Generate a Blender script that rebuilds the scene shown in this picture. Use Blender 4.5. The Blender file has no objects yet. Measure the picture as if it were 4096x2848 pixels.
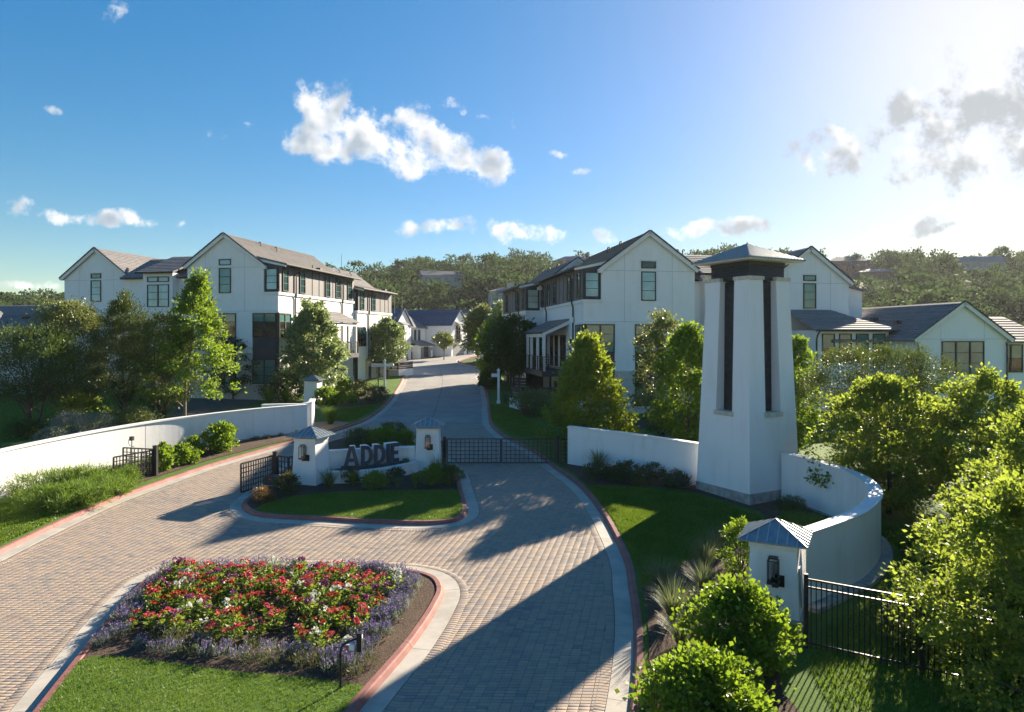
import bpy, math, random
import numpy as np
from mathutils import Vector, Matrix
R = math.radians
rnd = random.Random(7)
scene = bpy.context.scene
COL = scene.collection

# ------------------------------------------------------------------ camera
CAM_H = 7.0            # metres above the paving under the camera
F = 2730.0             # focal length in photograph pixels (24 mm on full frame)
SLOPE = 0.035          # the site climbs gently away from the camera
cam_data = bpy.data.cameras.new('camera')
cam = bpy.data.objects.new('camera', cam_data)
COL.objects.link(cam)
cam.location = (0, 0, CAM_H)
cam.rotation_euler = (R(90), 0, 0)
cam_data.sensor_width = 36.0
cam_data.lens = 36.0 * F / 4096.0
cam_data.shift_y = -74.0 / 4096.0
cam_data.clip_start = 0.1
cam_data.clip_end = 5000
scene.camera = cam

# ------------------------------------------------------------------ sun and sky
SUN_AZ, SUN_EL = 35.5, 22.8      # degrees right of +Y, above the horizon
sd = Vector((math.sin(R(SUN_AZ)) * math.cos(R(SUN_EL)), math.cos(R(SUN_AZ)) * math.cos(R(SUN_EL)), math.sin(R(SUN_EL))))
sun_l = bpy.data.lights.new('sun', 'SUN')
sun_l.energy = 3.0
sun_l.angle = R(0.6)
sun_l.color = (1.0, 0.86, 0.68)
sun = bpy.data.objects.new('sun', sun_l)
COL.objects.link(sun)
sun.location = (60, 80, 60)
sun.rotation_euler = sd.to_track_quat('Z', 'Y').to_euler()

scene.view_settings.view_transform = 'Standard'
scene.view_settings.look = 'None'
scene.view_settings.exposure = 2.42
scene.view_settings.gamma = 1.0
scene.view_settings.use_curve_mapping = False
scene.cycles.use_denoising = True
scene.cycles.max_bounces = 6
scene.cycles.diffuse_bounces = 3
scene.cycles.glossy_bounces = 3
scene.cycles.transmission_bounces = 4
scene.cycles.transparent_max_bounces = 6
scene.cycles.caustics_reflective = False
scene.cycles.caustics_refractive = False
scene.cycles.sample_clamp_indirect = 6
scene.cycles.volume_bounces = 0
HAZE = 0.00012

world = bpy.data.worlds.new('World')
scene.world = world
world.use_nodes = True
world.cycles.sampling_method = 'AUTOMATIC'
wt = world.node_tree
wt.nodes.clear()


class NT:
    """small helper to write node trees"""
    def __init__(self, tree):
        self.t = tree

    def n(self, typ, **kw):
        nd = self.t.nodes.new(typ)
        for k, v in kw.items():
            setattr(nd, k, v)
        return nd

    def l(self, a, b):
        self.t.links.new(a, b)

    def setin(self, sock, v):
        if isinstance(v, (int, float)):
            sock.default_value = v
        elif isinstance(v, (tuple, list)):
            if sock.type == 'RGBA' and len(v) == 3:
                v = (*v, 1)
            sock.default_value = v
        else:
            self.l(v, sock)

    def math(self, op, a, b=0.0, c=0.0, clamp=False):
        m = self.n('ShaderNodeMath', operation=op, use_clamp=clamp)
        self.setin(m.inputs[0], a)
        self.setin(m.inputs[1], b)
        if len(m.inputs) > 2:
            self.setin(m.inputs[2], c)
        return m.outputs[0]

    def vmath(self, op, a, b=None, c=None, scale=None):
        m = self.n('ShaderNodeVectorMath', operation=op)
        self.setin(m.inputs[0], a)
        if b is not None:
            self.setin(m.inputs[1], b)
        if c is not None:
            self.setin(m.inputs[2], c)
        if scale is not None:
            self.setin(m.inputs['Scale'], scale)
        return m.outputs['Value'] if op in ('DOT_PRODUCT', 'LENGTH') else m.outputs['Vector']

    def mix(self, fac, a, b, blend='MIX'):
        m = self.n('ShaderNodeMix', data_type='RGBA', blend_type=blend)
        self.setin(m.inputs[0], fac)
        self.setin(m.inputs[6], a)
        self.setin(m.inputs[7], b)
        return m.outputs[2]

    def ss(self, x, lo, hi, a=0.0, b=1.0):
        m = self.n('ShaderNodeMapRange', interpolation_type='SMOOTHSTEP')
        self.setin(m.inputs['Value'], x)
        m.inputs['From Min'].default_value = lo
        m.inputs['From Max'].default_value = hi
        m.inputs['To Min'].default_value = a
        m.inputs['To Max'].default_value = b
        return m.outputs[0]

    def noise(self, vec, scale, detail=4.0, rough=0.55, dist=0.0):
        m = self.n('ShaderNodeTexNoise')
        if vec is not None:
            self.l(vec, m.inputs['Vector'])
        m.inputs['Scale'].default_value = scale
        m.inputs['Detail'].default_value = detail
        m.inputs['Roughness'].default_value = rough
        m.inputs['Distortion'].default_value = dist
        return m.outputs['Fac']

    def ramp(self, fac, stops):
        m = self.n('ShaderNodeValToRGB')
        self.l(fac, m.inputs[0])
        e = m.color_ramp.elements
        while len(e) > 1:
            e.remove(e[-1])
        e[0].position, e[0].color = stops[0][0], (*stops[0][1], 1)
        for p, c in stops[1:]:
            x = e.new(p)
            x.color = (*c, 1)
        return m.outputs[0]


W = NT(wt)
SKY_SAT, SKY_SHOULDER = 1.20, 1.25
SKY_TINT = (1.14, 0.955, 0.74)
CLOUD_LIT = ((1.75, 1.75, 1.73), (1.95, 1.94, 1.92))
CLOUD_DARK = ((0.70, 0.84, 1.0), (0.85, 0.91, 0.97))
sky = W.n('ShaderNodeTexSky', sky_type='NISHITA', sun_disc=False)
sky.sun_elevation = R(SUN_EL)
sky.sun_rotation = R(SUN_AZ)
sky.altitude = 250
sky.air_density = 1.0
sky.dust_density = 0.5
sky.ozone_density = 3.0

# clouds: (direction as tangent x, tangent z, half width, half height), seen against the sky at infinity
CLOUDS_PX = [
    # the big cumulus
    (1255, 400, 105, 90), (1320, 470, 130, 120), (1250, 560, 120, 80), (1360, 590, 150, 90), (1450, 520, 130, 100),
    (1540, 600, 160, 90), (1660, 540, 120, 130), (1640, 640, 120, 80), (1760, 590, 120, 90), (1850, 650, 110, 80), (1960, 650, 130, 75),
    (1850, 430, 55, 28), (1900, 462, 50, 20), (2044, 485, 18, 22), (2218, 616, 34, 18), (2290, 688, 52, 16), (1360, 660, 34, 24),
    # over the far end of the street
    (1625, 912, 66, 36), (1790, 905, 80, 38), (1880, 905, 44, 28), (2030, 915, 70, 34), (2140, 935, 140, 52),
    # right of the gable and beyond the tower
    (2440, 966, 60, 42), (2820, 918, 120, 44), (2960, 915, 90, 48), (3080, 895, 66, 38), (3495, 918, 66, 24), (3710, 890, 70, 44), (3760, 905, 90, 24),
    (3235, 640, 70, 84), (3400, 570, 130, 105), (3330, 600, 90, 90),
    (3650, 450, 130, 120), (3680, 600, 150, 150), (3820, 550, 280, 220), (4020, 510, 300, 250), (3780, 300, 75, 110), (4090, 340, 190, 160),
    # left part of the sky
    (85, 832, 52, 40), (255, 868, 95, 34), (350, 872, 40, 26), (455, 878, 95, 36), (560, 868, 76, 34), (682, 880, 34, 16), (210, 446, 50, 20),
    (870, 522, 46, 28), (993, 500, 22, 16), (130, 1140, 140, 30), (460, 22, 36, 24), (440, 62, 40, 38), (470, 128, 24, 16), (640, 376, 40, 14),
]
tc = W.n('ShaderNodeTexCoord')
dirv = W.vmath('NORMALIZE', tc.outputs['Generated'])
sep = W.n('ShaderNodeSeparateXYZ')
W.l(dirv, sep.inputs[0])
ay = W.math('MAXIMUM', W.math('ABSOLUTE', sep.outputs[1]), 0.08)
tx, tz = W.math('DIVIDE', sep.outputs[0], ay), W.math('DIVIDE', sep.outputs[2], ay)
cmb = W.n('ShaderNodeCombineXYZ')
W.l(tx, cmb.inputs[0])
W.l(tz, cmb.inputs[1])
p2 = cmb.outputs[0]


def noise2(vec, scale, detail, rough, color=False):
    nd = W.n('ShaderNodeTexNoise', noise_dimensions='2D')
    W.l(vec, nd.inputs['Vector'])
    nd.inputs['Scale'].default_value = scale
    nd.inputs['Detail'].default_value = detail
    nd.inputs['Roughness'].default_value = rough
    return nd.outputs['Color' if color else 'Fac']


wob = noise2(p2, 10.0, 1.0, 0.5, True)
p2w = W.vmath('MULTIPLY_ADD', wob, (0.05, 0.034, 0), W.vmath('SUBTRACT', p2, (0.025, 0.017, 0)))
sw = W.n('ShaderNodeSeparateXYZ')
W.l(p2w, sw.inputs[0])
cx3, cz3 = W.n('ShaderNodeCombineXYZ'), W.n('ShaderNodeCombineXYZ')
for k in range(3):
    W.l(sw.outputs[0], cx3.inputs[k])
    W.l(sw.outputs[1], cz3.inputs[k])
cl = list(CLOUDS_PX)
while len(cl) % 3:
    cl.append(cl[-1])
acc = None
for i in range(0, len(cl), 3):
    tri = cl[i:i + 3]
    # little clouds are wisps: wider but thinner than the big ones
    wisp = [max(0.0, min(1.0, (95 - c[2]) / 60)) for c in tri]
    sx = [F / (c[2] * (1.12 + 0.75 * k)) for c, k in zip(tri, wisp)]
    sz = [F / (c[3] * (1.12 + 0.75 * k)) for c, k in zip(tri, wisp)]
    ox = [-(c[0] - 2048) / F * k for c, k in zip(tri, sx)]
    oz = [-(1350 - c[1]) / F * k for c, k in zip(tri, sz)]
    qx = W.vmath('MULTIPLY_ADD', cx3.outputs[0], tuple(sx), tuple(ox))
    qz = W.vmath('MULTIPLY_ADD', cz3.outputs[0], tuple(sz), tuple(oz))
    d3 = W.vmath('MULTIPLY_ADD', qx, qx, W.vmath('MULTIPLY_ADD', qz, qz, tuple(0.58 * k for k in wisp)))
    acc = d3 if acc is None else W.vmath('MINIMUM', acc, d3)
sa_ = W.n('ShaderNodeSeparateXYZ')
W.l(acc, sa_.inputs[0])
dmin = W.math('MINIMUM', W.math('MINIMUM', sa_.outputs[0], sa_.outputs[1]), sa_.outputs[2])
bodyc = W.math('MAXIMUM', W.math('SUBTRACT', 1.0, dmin), -2.0)
f1 = noise2(p2, 19.0, 6.0, 0.64)
# the same noise a little nearer the sun: the flank that thins out toward it is the lit one
f2 = noise2(W.vmath('ADD', p2, (0.010, 0.016, 0)), 19.0, 2.0, 0.55)
den = W.math('MULTIPLY_ADD', bodyc, 0.95, W.math('MULTIPLY', W.math('SUBTRACT', f1, 0.58), 3.3))
cover = W.math('MULTIPLY', W.ss(den, -0.10, 0.85), W.ss(sep.outputs[2], 0.0, 0.05))
shade = W.math('MULTIPLY_ADD', den, 0.42, W.math('MULTIPLY', W.math('SUBTRACT', f2, 0.5), 2.6))
toward = W.vmath('DOT_PRODUCT', dirv, tuple(sd))
# clouds that stand before the sun show their shaded side, with a bright rim where they thin out
thick = W.ss(W.math('ADD', shade, W.ss(toward, 0.86, 0.97, 0.0, 0.55)), -0.15, 1.05)
lit = W.mix(W.ss(toward, 0.6, 1.0), CLOUD_LIT[0], CLOUD_LIT[1])
dark = W.mix(W.ss(toward, 0.6, 1.0), CLOUD_DARK[0], CLOUD_DARK[1])
cloud_col = W.mix(thick, lit, dark)
hsv = W.n('ShaderNodeHueSaturation')
hsv.inputs['Saturation'].default_value = SKY_SAT
hsv.inputs['Hue'].default_value = 0.5
gam = W.n('ShaderNodeGamma')
gam.inputs['Gamma'].default_value = 1.38
W.l(W.vmath('SCALE', sky.outputs[0], scale=0.3), gam.inputs['Color'])
W.l(W.vmath('SCALE', gam.outputs[0], scale=2.4), hsv.inputs['Color'])
# soft shoulder, so that the air near the sun does not clip over half the sky
lum = W.vmath('DOT_PRODUCT', hsv.outputs[0], (0.05, 0.25, 0.70))
skyc = W.vmath('SCALE', hsv.outputs[0], scale=W.math('POWER', W.math('MULTIPLY_ADD', lum, 1.0 / SKY_SHOULDER, 1.0), -0.84))
skyc = W.vmath('MULTIPLY', skyc, W.mix(W.ss(lum, 2.2, 7.5), SKY_TINT, (0.98, 0.955, 0.92)))
skycol = W.mix(cover, skyc, cloud_col)
bg = W.n('ShaderNodeBackground')
bg.inputs['Strength'].default_value = 0.124
W.l(skycol, bg.inputs['Color'])
wo = W.n('ShaderNodeOutputWorld')
W.l(bg.outputs[0], wo.inputs['Surface'])


# ------------------------------------------------------------------ helpers
def G(px, py):
    """where the ray through a photograph pixel meets the sloping ground"""
    d = CAM_H * F / ((py - 1350.0) + SLOPE * F)
    return ((px - 2048.0) / F * d, d)


def GH(px, py, h):
    """the same for a point h metres above the ground"""
    d = (CAM_H - h) / ((py - 1350.0) / F + SLOPE)
    return ((px - 2048.0) / F * d, d)


def gz(y):
    return SLOPE * y


def tag(o, label=None, cat=None, group=None, kind=None):
    if label: o['label'] = label
    if cat: o['category'] = cat
    if group: o['group'] = group
    if kind: o['kind'] = kind
    return o


def thing(name, label, cat, loc, rz=0.0, group=None):
    o = bpy.data.objects.new(name, None)
    COL.objects.link(o)
    o.empty_display_size = 0.2
    o.location = loc
    o.rotation_euler = (0, 0, rz)
    return tag(o, label, cat, group)


def link(name, me, mat=None, parent=None):
    if mat is not None and not me.materials:
        me.materials.append(mat)
    o = bpy.data.objects.new(name, me)
    COL.objects.link(o)
    if parent is not None:
        o.parent = parent
    return o


KIDS = {}


def copy_tree(o, parent=None):
    c = o.copy()
    COL.objects.link(c)
    c.parent = parent
    for ch in list(o.children):
        copy_tree(ch, c)
    return c


class MB:
    def __init__(self):
        self.v, self.f = [], []

    def hexa(self, b, t):
        """bottom four and top four corners in the same turning order"""
        i = len(self.v)
        b = [Vector(p) for p in b]
        t = [Vector(p) for p in t]
        vol = (b[1] - b[0]).cross(b[3] - b[0]).dot(t[0] - b[0])
        if vol < 0:
            b.reverse()
            t.reverse()
        self.v += b + t
        self.f += [(i + 3, i + 2, i + 1, i), (i + 4, i + 5, i + 6, i + 7)]
        for k in range(4):
            k2 = (k + 1) % 4
            self.f.append((i + k, i + k2, i + 4 + k2, i + 4 + k))
        return self

    def box(self, x0, x1, y0, y1, z0, z1):
        x0, x1 = min(x0, x1), max(x0, x1)
        y0, y1 = min(y0, y1), max(y0, y1)
        return self.hexa([(x0, y0, z0), (x1, y0, z0), (x1, y1, z0), (x0, y1, z0)],
                         [(x0, y0, z1), (x1, y0, z1), (x1, y1, z1), (x0, y1, z1)])

    def prism(self, loop, off):
        """closed loop of 3-D points (convex or not, planar) pushed along off"""
        i, n = len(self.v), len(loop)
        a = [Vector(p) for p in loop]
        off = Vector(off)
        nrm = Vector((0, 0, 0))
        for k in range(n):
            nrm += a[k].cross(a[(k + 1) % n])
        if nrm.dot(off) < 0:
            a.reverse()
        self.v += a + [p + off for p in a]
        self.f += [tuple(range(i + n - 1, i - 1, -1)), tuple(range(i + n, i + 2 * n))]
        for k in range(n):
            k2 = (k + 1) % n
            self.f.append((i + k, i + k2, i + n + k2, i + n + k))
        return self

    def bar(self, p, q, w, h=None, up=(0, 0, 1)):
        h = h or w
        p, q, up = Vector(p), Vector(q), Vector(up)
        d = (q - p).normalized()
        s = d.cross(up)
        if s.length < 1e-4:
            s = d.cross(Vector((1, 0, 0)))
        s.normalize()
        u = s.cross(d).normalized()
        s, u = s * w / 2, u * h / 2
        return self.hexa([p - s - u, p + s - u, q + s - u, q - s - u], [p - s + u, p + s + u, q + s + u, q - s + u])

    def tube(self, pts, rad, n=6, cap=True):
        pts = [Vector(p) for p in pts]
        if isinstance(rad, (int, float)):
            rad = [rad] * len(pts)
        i0 = len(self.v)
        ref = Vector((0.3, 0.9, 0.1))
        for k, p in enumerate(pts):
            d = (pts[min(k + 1, len(pts) - 1)] - pts[max(k - 1, 0)]).normalized()
            a = d.cross(ref)
            if a.length < 0.05:
                a = d.cross(Vector((1, 0, 0)))
            a.normalize()
            b = d.cross(a)
            for j in range(n):
                t = 2 * math.pi * j / n
                self.v.append(p + (a * math.cos(t) + b * math.sin(t)) * rad[k])
        for k in range(len(pts) - 1):
            for j in range(n):
                j2 = (j + 1) % n
                self.f.append((i0 + k * n + j, i0 + k * n + j2, i0 + (k + 1) * n + j2, i0 + (k + 1) * n + j))
        if cap:
            self.f.append(tuple(i0 + j for j in range(n - 1, -1, -1)))
            e = i0 + (len(pts) - 1) * n
            self.f.append(tuple(e + j for j in range(n)))
        return self

    def mesh(self, name, mat=None, smooth=False):
        me = bpy.data.meshes.new(name)
        me.from_pydata([tuple(p) for p in self.v], [], self.f)
        if smooth:
            me.polygons.foreach_set('use_smooth', [True] * len(me.polygons))
        if mat is not None:
            me.materials.append(mat)
        return me

    def build(self, name, mat, parent=None, smooth=False):
        return link(name, self.mesh(name, mat, smooth), None, parent)


def np_mesh(name, V, Fq, mat=None, smooth=False, per=4):
    me = bpy.data.meshes.new(name)
    V = np.ascontiguousarray(V, dtype=np.float32)
    Fq = np.ascontiguousarray(Fq, dtype=np.int32)
    me.vertices.add(len(V))
    me.vertices.foreach_set('co', V.ravel())
    me.loops.add(Fq.size)
    me.loops.foreach_set('vertex_index', Fq.ravel())
    me.polygons.add(len(Fq))
    me.polygons.foreach_set('loop_start', np.arange(0, Fq.size, per, dtype=np.int32))
    me.polygons.foreach_set('loop_total', np.full(len(Fq), per, dtype=np.int32))
    if smooth:
        me.polygons.foreach_set('use_smooth', np.ones(len(Fq), dtype=bool))
    me.update()
    me.validate()
    if mat is not None:
        me.materials.append(mat)
    return me


# ------------------------------------------------------------------ materials
MATS = {}


def material(name, build):
    m = bpy.data.materials.new(name)
    m.use_nodes = True
    t = m.node_tree
    t.nodes.clear()
    n = NT(t)
    out = n.n('ShaderNodeOutputMaterial')
    n.l(build(n), out.inputs['Surface'])
    MATS[name] = m
    return m


def pbsdf(n, color, rough=0.7, metal=0.0, spec=0.5, bump=None, bstr=0.3, bdist=0.02):
    p = n.n('ShaderNodeBsdfPrincipled')
    n.setin(p.inputs['Base Color'], color)
    n.setin(p.inputs['Roughness'], rough)
    n.setin(p.inputs['Metallic'], metal)
    p.inputs['Specular IOR Level'].default_value = spec
    if bump is not None:
        b = n.n('ShaderNodeBump')
        b.inputs['Strength'].default_value = bstr
        b.inputs['Distance'].default_value = bdist
        n.l(bump, b.inputs['Height'])
        n.l(b.outputs[0], p.inputs['Normal'])
    return p.outputs[0]


def wpos(n):
    return n.n('ShaderNodeNewGeometry').outputs['Position']


def plain(name, col, rough=0.6, metal=0.0, var=0.12, scale=3.0, spec=0.5, bump=0.0, bscale=40.0):
    def b(n):
        p = wpos(n)
        f = n.noise(p, scale, 5.0, 0.6)
        lo = tuple(c * (1 - var) for c in col)
        hi = tuple(min(1, c * (1 + var)) for c in col)
        c = n.mix(n.ss(f, 0.3, 0.7), lo, hi)
        bm = n.noise(p, bscale, 3.0, 0.6) if bump else None
        return pbsdf(n, c, rough, metal, spec, bm, bump, 0.01)
    return material(name, b)


def stucco(name, col, stain=0.10):
    def b(n):
        p = wpos(n)
        f = n.noise(p, 0.8, 5.0, 0.6)
        # faint vertical weathering streaks
        st = n.noise(n.vmath('MULTIPLY', p, (2.6, 2.6, 0.5)), 1.0, 5.0, 0.65)
        k = n.math('MULTIPLY', n.ss(f, 0.28, 0.70), n.ss(st, 0.42, 0.72))
        c = n.mix(k, col, tuple(x * (1 - stain * 2.4) * y for x, y in zip(col, (1.0, 0.97, 0.92))))
        g = n.noise(p, 26.0, 4.0, 0.7)
        c = n.mix(n.ss(g, 0.3, 0.75), c, n.mix(0.06, c, (0.4, 0.4, 0.4)))
        tr = n.noise(p, 5.0, 4.0, 0.6)
        return pbsdf(n, c, 0.85, 0, 0.25, n.math('MULTIPLY_ADD', tr, 0.8, g), 0.45, 0.014)
    return material(name, b)


stucco('stucco', (0.86, 0.85, 0.835), 0.025)
stucco('wall_stucco', (0.83, 0.82, 0.80), 0.05)
plain('trim_white', (0.76, 0.755, 0.74), 0.6, var=0.05)
plain('joint_grey', (0.50, 0.50, 0.50), 0.8, var=0.05)
plain('limestone', (0.58, 0.53, 0.44), 0.8, var=0.15, scale=6, bump=0.4)
plain('black_metal', (0.018, 0.018, 0.020), 0.42, 0.0, var=0.25, scale=8)
plain('bronze', (0.035, 0.031, 0.03), 0.5, 0.0, var=0.2, scale=6)
plain('frame_dark', (0.022, 0.022, 0.024), 0.5, var=0.2)
plain('dark_panel', (0.038, 0.038, 0.043), 0.55, var=0.15, scale=2)
plain('batten_panel', (0.13, 0.125, 0.125), 0.6, var=0.12, scale=2)
plain('concrete_base', (0.36, 0.34, 0.31), 0.9, var=0.25, scale=4, bump=0.5)
plain('copper_trim', (0.30, 0.19, 0.12), 0.5, 0.3, var=0.3, scale=5)
plain('bark', (0.11, 0.085, 0.065), 0.95, var=0.35, scale=9, bump=0.9, bscale=18)
plain('pale_bark', (0.20, 0.155, 0.12), 0.95, var=0.3, scale=9, bump=0.8, bscale=18)
plain('white_metal', (0.78, 0.78, 0.78), 0.45, var=0.04)
plain('sign_face', (0.030, 0.046, 0.070), 0.5, var=0.15)
plain('operator_green', (0.012, 0.030, 0.036), 0.45, var=0.2, scale=5)
plain('red_print', (0.55, 0.06, 0.04), 0.5, var=0.1)
plain('fence_wood', (0.045, 0.032, 0.027), 0.7, var=0.3, scale=5)
plain('garage_door', (0.22, 0.215, 0.21), 0.6, var=0.08)
plain('brown_brick', (0.25, 0.11, 0.075), 0.9, var=0.25, scale=3)
plain('far_wall', (0.42, 0.40, 0.36), 0.9, var=0.1)
plain('far_roof', (0.16, 0.16, 0.175), 0.7, var=0.2)
plain('lamp_glass_bulb', (0.7, 0.68, 0.6), 0.4, var=0.02)


def _metal(n):
    p = wpos(n)
    f = n.noise(p, 5.0, 4.0, 0.6)
    c = n.mix(n.ss(f, 0.3, 0.7), (0.20, 0.24, 0.26), (0.27, 0.31, 0.325))
    return pbsdf(n, c, n.ss(f, 0.2, 0.8, 0.36, 0.48), 0.35, 0.5)
material('metal_roof', _metal)
plain('seam_highlight', (0.42, 0.46, 0.47), 0.4, 0.3, var=0.1, scale=6)  # roof metal made paler: the light caught by the seams is painted in


def roof_tile(name, lo, hi, rough):
    def b(n):
        p = wpos(n)
        f = n.noise(p, 2.2, 5.0, 0.65)
        r = n.n('ShaderNodeObjectInfo').outputs['Random']
        f2 = n.noise(p, 14.0, 2.0, 0.5)
        k = n.math('ADD', n.math('MULTIPLY', f, 0.55), n.math('MULTIPLY', f2, 0.35))
        k = n.math('ADD', k, n.math('MULTIPLY', r, 0.14))
        c = n.mix(n.ss(k, 0.30, 0.72), lo, hi)
        return pbsdf(n, c, rough, 0, 0.3, f2, 0.4, 0.02)
    return material(name, b)
roof_tile('roof_tile', (0.15, 0.148, 0.15), (0.255, 0.24, 0.225), 0.8)
roof_tile('shade_blue_tile', (0.055, 0.075, 0.12), (0.10, 0.13, 0.19), 0.75)  # grey tile again, with the blue of its shaded side put into the colour


def _brickmat(name, col, mortar, sx, sz, bump, var=0.1, rough=0.85):
    def b(n):
        tcn = n.n('ShaderNodeTexCoord')
        s = n.n('ShaderNodeSeparateXYZ')
        n.l(tcn.outputs['Object'], s.inputs[0])
        c2 = n.n('ShaderNodeCombineXYZ')
        n.l(n.math('ADD', s.outputs[0], s.outputs[1]), c2.inputs[0])
        n.l(s.outputs[2], c2.inputs[1])
        br = n.n('ShaderNodeTexBrick')
        n.l(c2.outputs[0], br.inputs['Vector'])
        br.inputs['Scale'].default_value = 1.0
        br.inputs['Brick Width'].default_value = sx
        br.inputs['Row Height'].default_value = sz
        br.inputs['Mortar Size'].default_value = 0.008
        br.inputs['Mortar Smooth'].default_value = 0.3
        br.inputs['Color1'].default_value = (*[c * (1 - var) for c in col], 1)
        br.inputs['Color2'].default_value = (*[min(1, c * (1 + var)) for c in col], 1)
        br.inputs['Mortar'].default_value = (*mortar, 1)
        inv = n.math('SUBTRACT', 1.0, br.outputs['Fac'])
        f = n.noise(wpos(n), 6.0, 4.0)
        c = n.mix(n.math('MULTIPLY', n.ss(f, 0.35, 0.75), 0.25), br.outputs['Color'], tuple(c * 0.7 for c in col))
        return pbsdf(n, c, rough, 0, 0.4, inv, bump, 0.02)
    return material(name, b)
_brickmat('white_brick', (0.66, 0.63, 0.58), (0.42, 0.40, 0.37), 0.26, 0.085, 0.9, 0.08)
_brickmat('slate_clad', (0.024, 0.024, 0.029), (0.010, 0.010, 0.012), 0.17, 0.11, 0.7, 0.45, 0.45)


def _glass(name, col, rough=0.06, spec=1.0):
    def b(n):
        p = wpos(n)
        f = n.noise(p, 0.9, 3.0)
        c = n.mix(n.ss(f, 0.3, 0.7), tuple(x * 0.8 for x in col), tuple(x * 1.15 for x in col))
        return pbsdf(n, c, rough, 0, spec)
    return material(name, b)
_glass('pane_pale', (0.30, 0.47, 0.48))
_glass('pane_teal', (0.085, 0.225, 0.20))
_glass('pane_deep', (0.03, 0.085, 0.085))
_glass('pane_cream', (0.52, 0.58, 0.50))
_glass('pane_dark', (0.022, 0.026, 0.024))


def _clear(n):
    t = n.n('ShaderNodeBsdfTransparent')
    t.inputs[0].default_value = (0.985, 0.99, 0.988, 1)
    g = n.n('ShaderNodeBsdfGlossy')
    g.inputs['Roughness'].default_value = 0.03
    m = n.n('ShaderNodeMixShader')
    m.inputs[0].default_value = 0.05
    n.l(t.outputs[0], m.inputs[1])
    n.l(g.outputs[0], m.inputs[2])
    return m.outputs[0]
material('clear_glass', _clear)


def _paver(n):
    g = n.n('ShaderNodeNewGeometry')
    r = g.outputs['Random Per Island']
    p = g.outputs['Position']
    oi = n.n('ShaderNodeObjectInfo').outputs['Random']
    r = n.math('FRACT', n.math('ADD', r, n.math('MULTIPLY', oi, 7.31)))
    big = n.noise(p, 0.45, 3.0, 0.6)
    k = n.math('ADD', n.math('MULTIPLY', r, 0.62), n.math('MULTIPLY', n.ss(big, 0.3, 0.7), 0.38))
    c = n.ramp(k, [(0.0, (0.215, 0.195, 0.18)), (0.22, (0.275, 0.24, 0.21)), (0.42, (0.35, 0.28, 0.215)), (0.62, (0.405, 0.315, 0.23)), (0.80, (0.365, 0.275, 0.21)), (0.9, (0.27, 0.24, 0.215)), (1.0, (0.42, 0.345, 0.265))])
    f = n.noise(p, 45.0, 4.0, 0.7)
    c = n.mix(n.math('MULTIPLY', n.ss(f, 0.35, 0.75), 0.30), c, (0.17, 0.15, 0.14))
    d = n.noise(p, 0.9, 5.0, 0.65)
    c = n.mix(n.math('MULTIPLY', n.ss(d, 0.55, 0.78), 0.35), c, (0.20, 0.18, 0.165))
    # tyre rubber and old oil spots
    tr = n.noise(n.vmath('MULTIPLY', p, (1.1, 0.10, 1)), 1.0, 4.0, 0.6)
    c = n.mix(n.math('MULTIPLY', n.ss(tr, 0.55, 0.8), 0.30), c, (0.15, 0.135, 0.125))
    vo = n.n('ShaderNodeTexVoronoi')
    vo.inputs['Scale'].default_value = 0.55
    n.l(n.vmath('ADD', p, n.vmath('SCALE', n.n('ShaderNodeTexNoise').outputs['Color'], scale=0.15)), vo.inputs['Vector'])
    c = n.mix(n.ss(vo.outputs['Distance'], 0.05, 0.22, 0.35, 0.0), c, (0.13, 0.115, 0.105))
    return pbsdf(n, c, 0.8, 0, 0.35, f, 0.5, 0.006)
material('paver', _paver)
plain('joint_sand', (0.075, 0.06, 0.05), 0.95, var=0.25, scale=8)


def _road(n):
    p = wpos(n)
    f = n.noise(p, 0.5, 5.0, 0.6)
    g = n.noise(p, 30.0, 4.0, 0.7)
    s = n.noise(n.vmath('MULTIPLY', p, (2.2, 0.12, 1)), 1.0, 4.0, 0.6)
    c = n.mix(n.ss(f, 0.3, 0.7), (0.25, 0.24, 0.225), (0.335, 0.32, 0.295))
    c = n.mix(n.math('MULTIPLY', n.ss(s, 0.5, 0.75), 0.35), c, (0.20, 0.19, 0.18))
    c = n.mix(n.math('MULTIPLY', n.ss(g, 0.4, 0.8), 0.3), c, (0.2, 0.19, 0.18))
    return pbsdf(n, c, 0.85, 0, 0.3, g, 0.4, 0.006)
material('concrete_road', _road)


def _gutter(n):
    p = wpos(n)
    f = n.noise(p, 1.3, 5.0, 0.65)
    g = n.noise(p, 38.0, 4.0, 0.7)
    c = n.mix(n.ss(f, 0.3, 0.72), (0.36, 0.335, 0.285), (0.50, 0.465, 0.40))
    c = n.mix(n.math('MULTIPLY', n.ss(g, 0.45, 0.8), 0.35), c, (0.27, 0.25, 0.22))
    return pbsdf(n, c, 0.85, 0, 0.3, g, 0.35, 0.006)
material('gutter', _gutter)


def _kerb(n):
    p = wpos(n)
    f = n.noise(p, 1.6, 6.0, 0.7)
    g = n.noise(p, 22.0, 5.0, 0.75)
    c = n.mix(n.ss(f, 0.3, 0.7), (0.22, 0.085, 0.072), (0.315, 0.145, 0.12))
    wear = n.math('MULTIPLY', n.ss(g, 0.55, 0.72), n.ss(f, 0.4, 0.75))
    c = n.mix(n.math('MULTIPLY', wear, 0.5), c, (0.50, 0.34, 0.31))
    dirt = n.noise(p, 4.0, 5.0, 0.7)
    c = n.mix(n.math('MULTIPLY', n.ss(dirt, 0.58, 0.75), 0.6), c, (0.11, 0.065, 0.055))
    return pbsdf(n, c, 0.72, 0, 0.3, g, 0.4, 0.008)
material('kerb_paint', _kerb)


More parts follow.
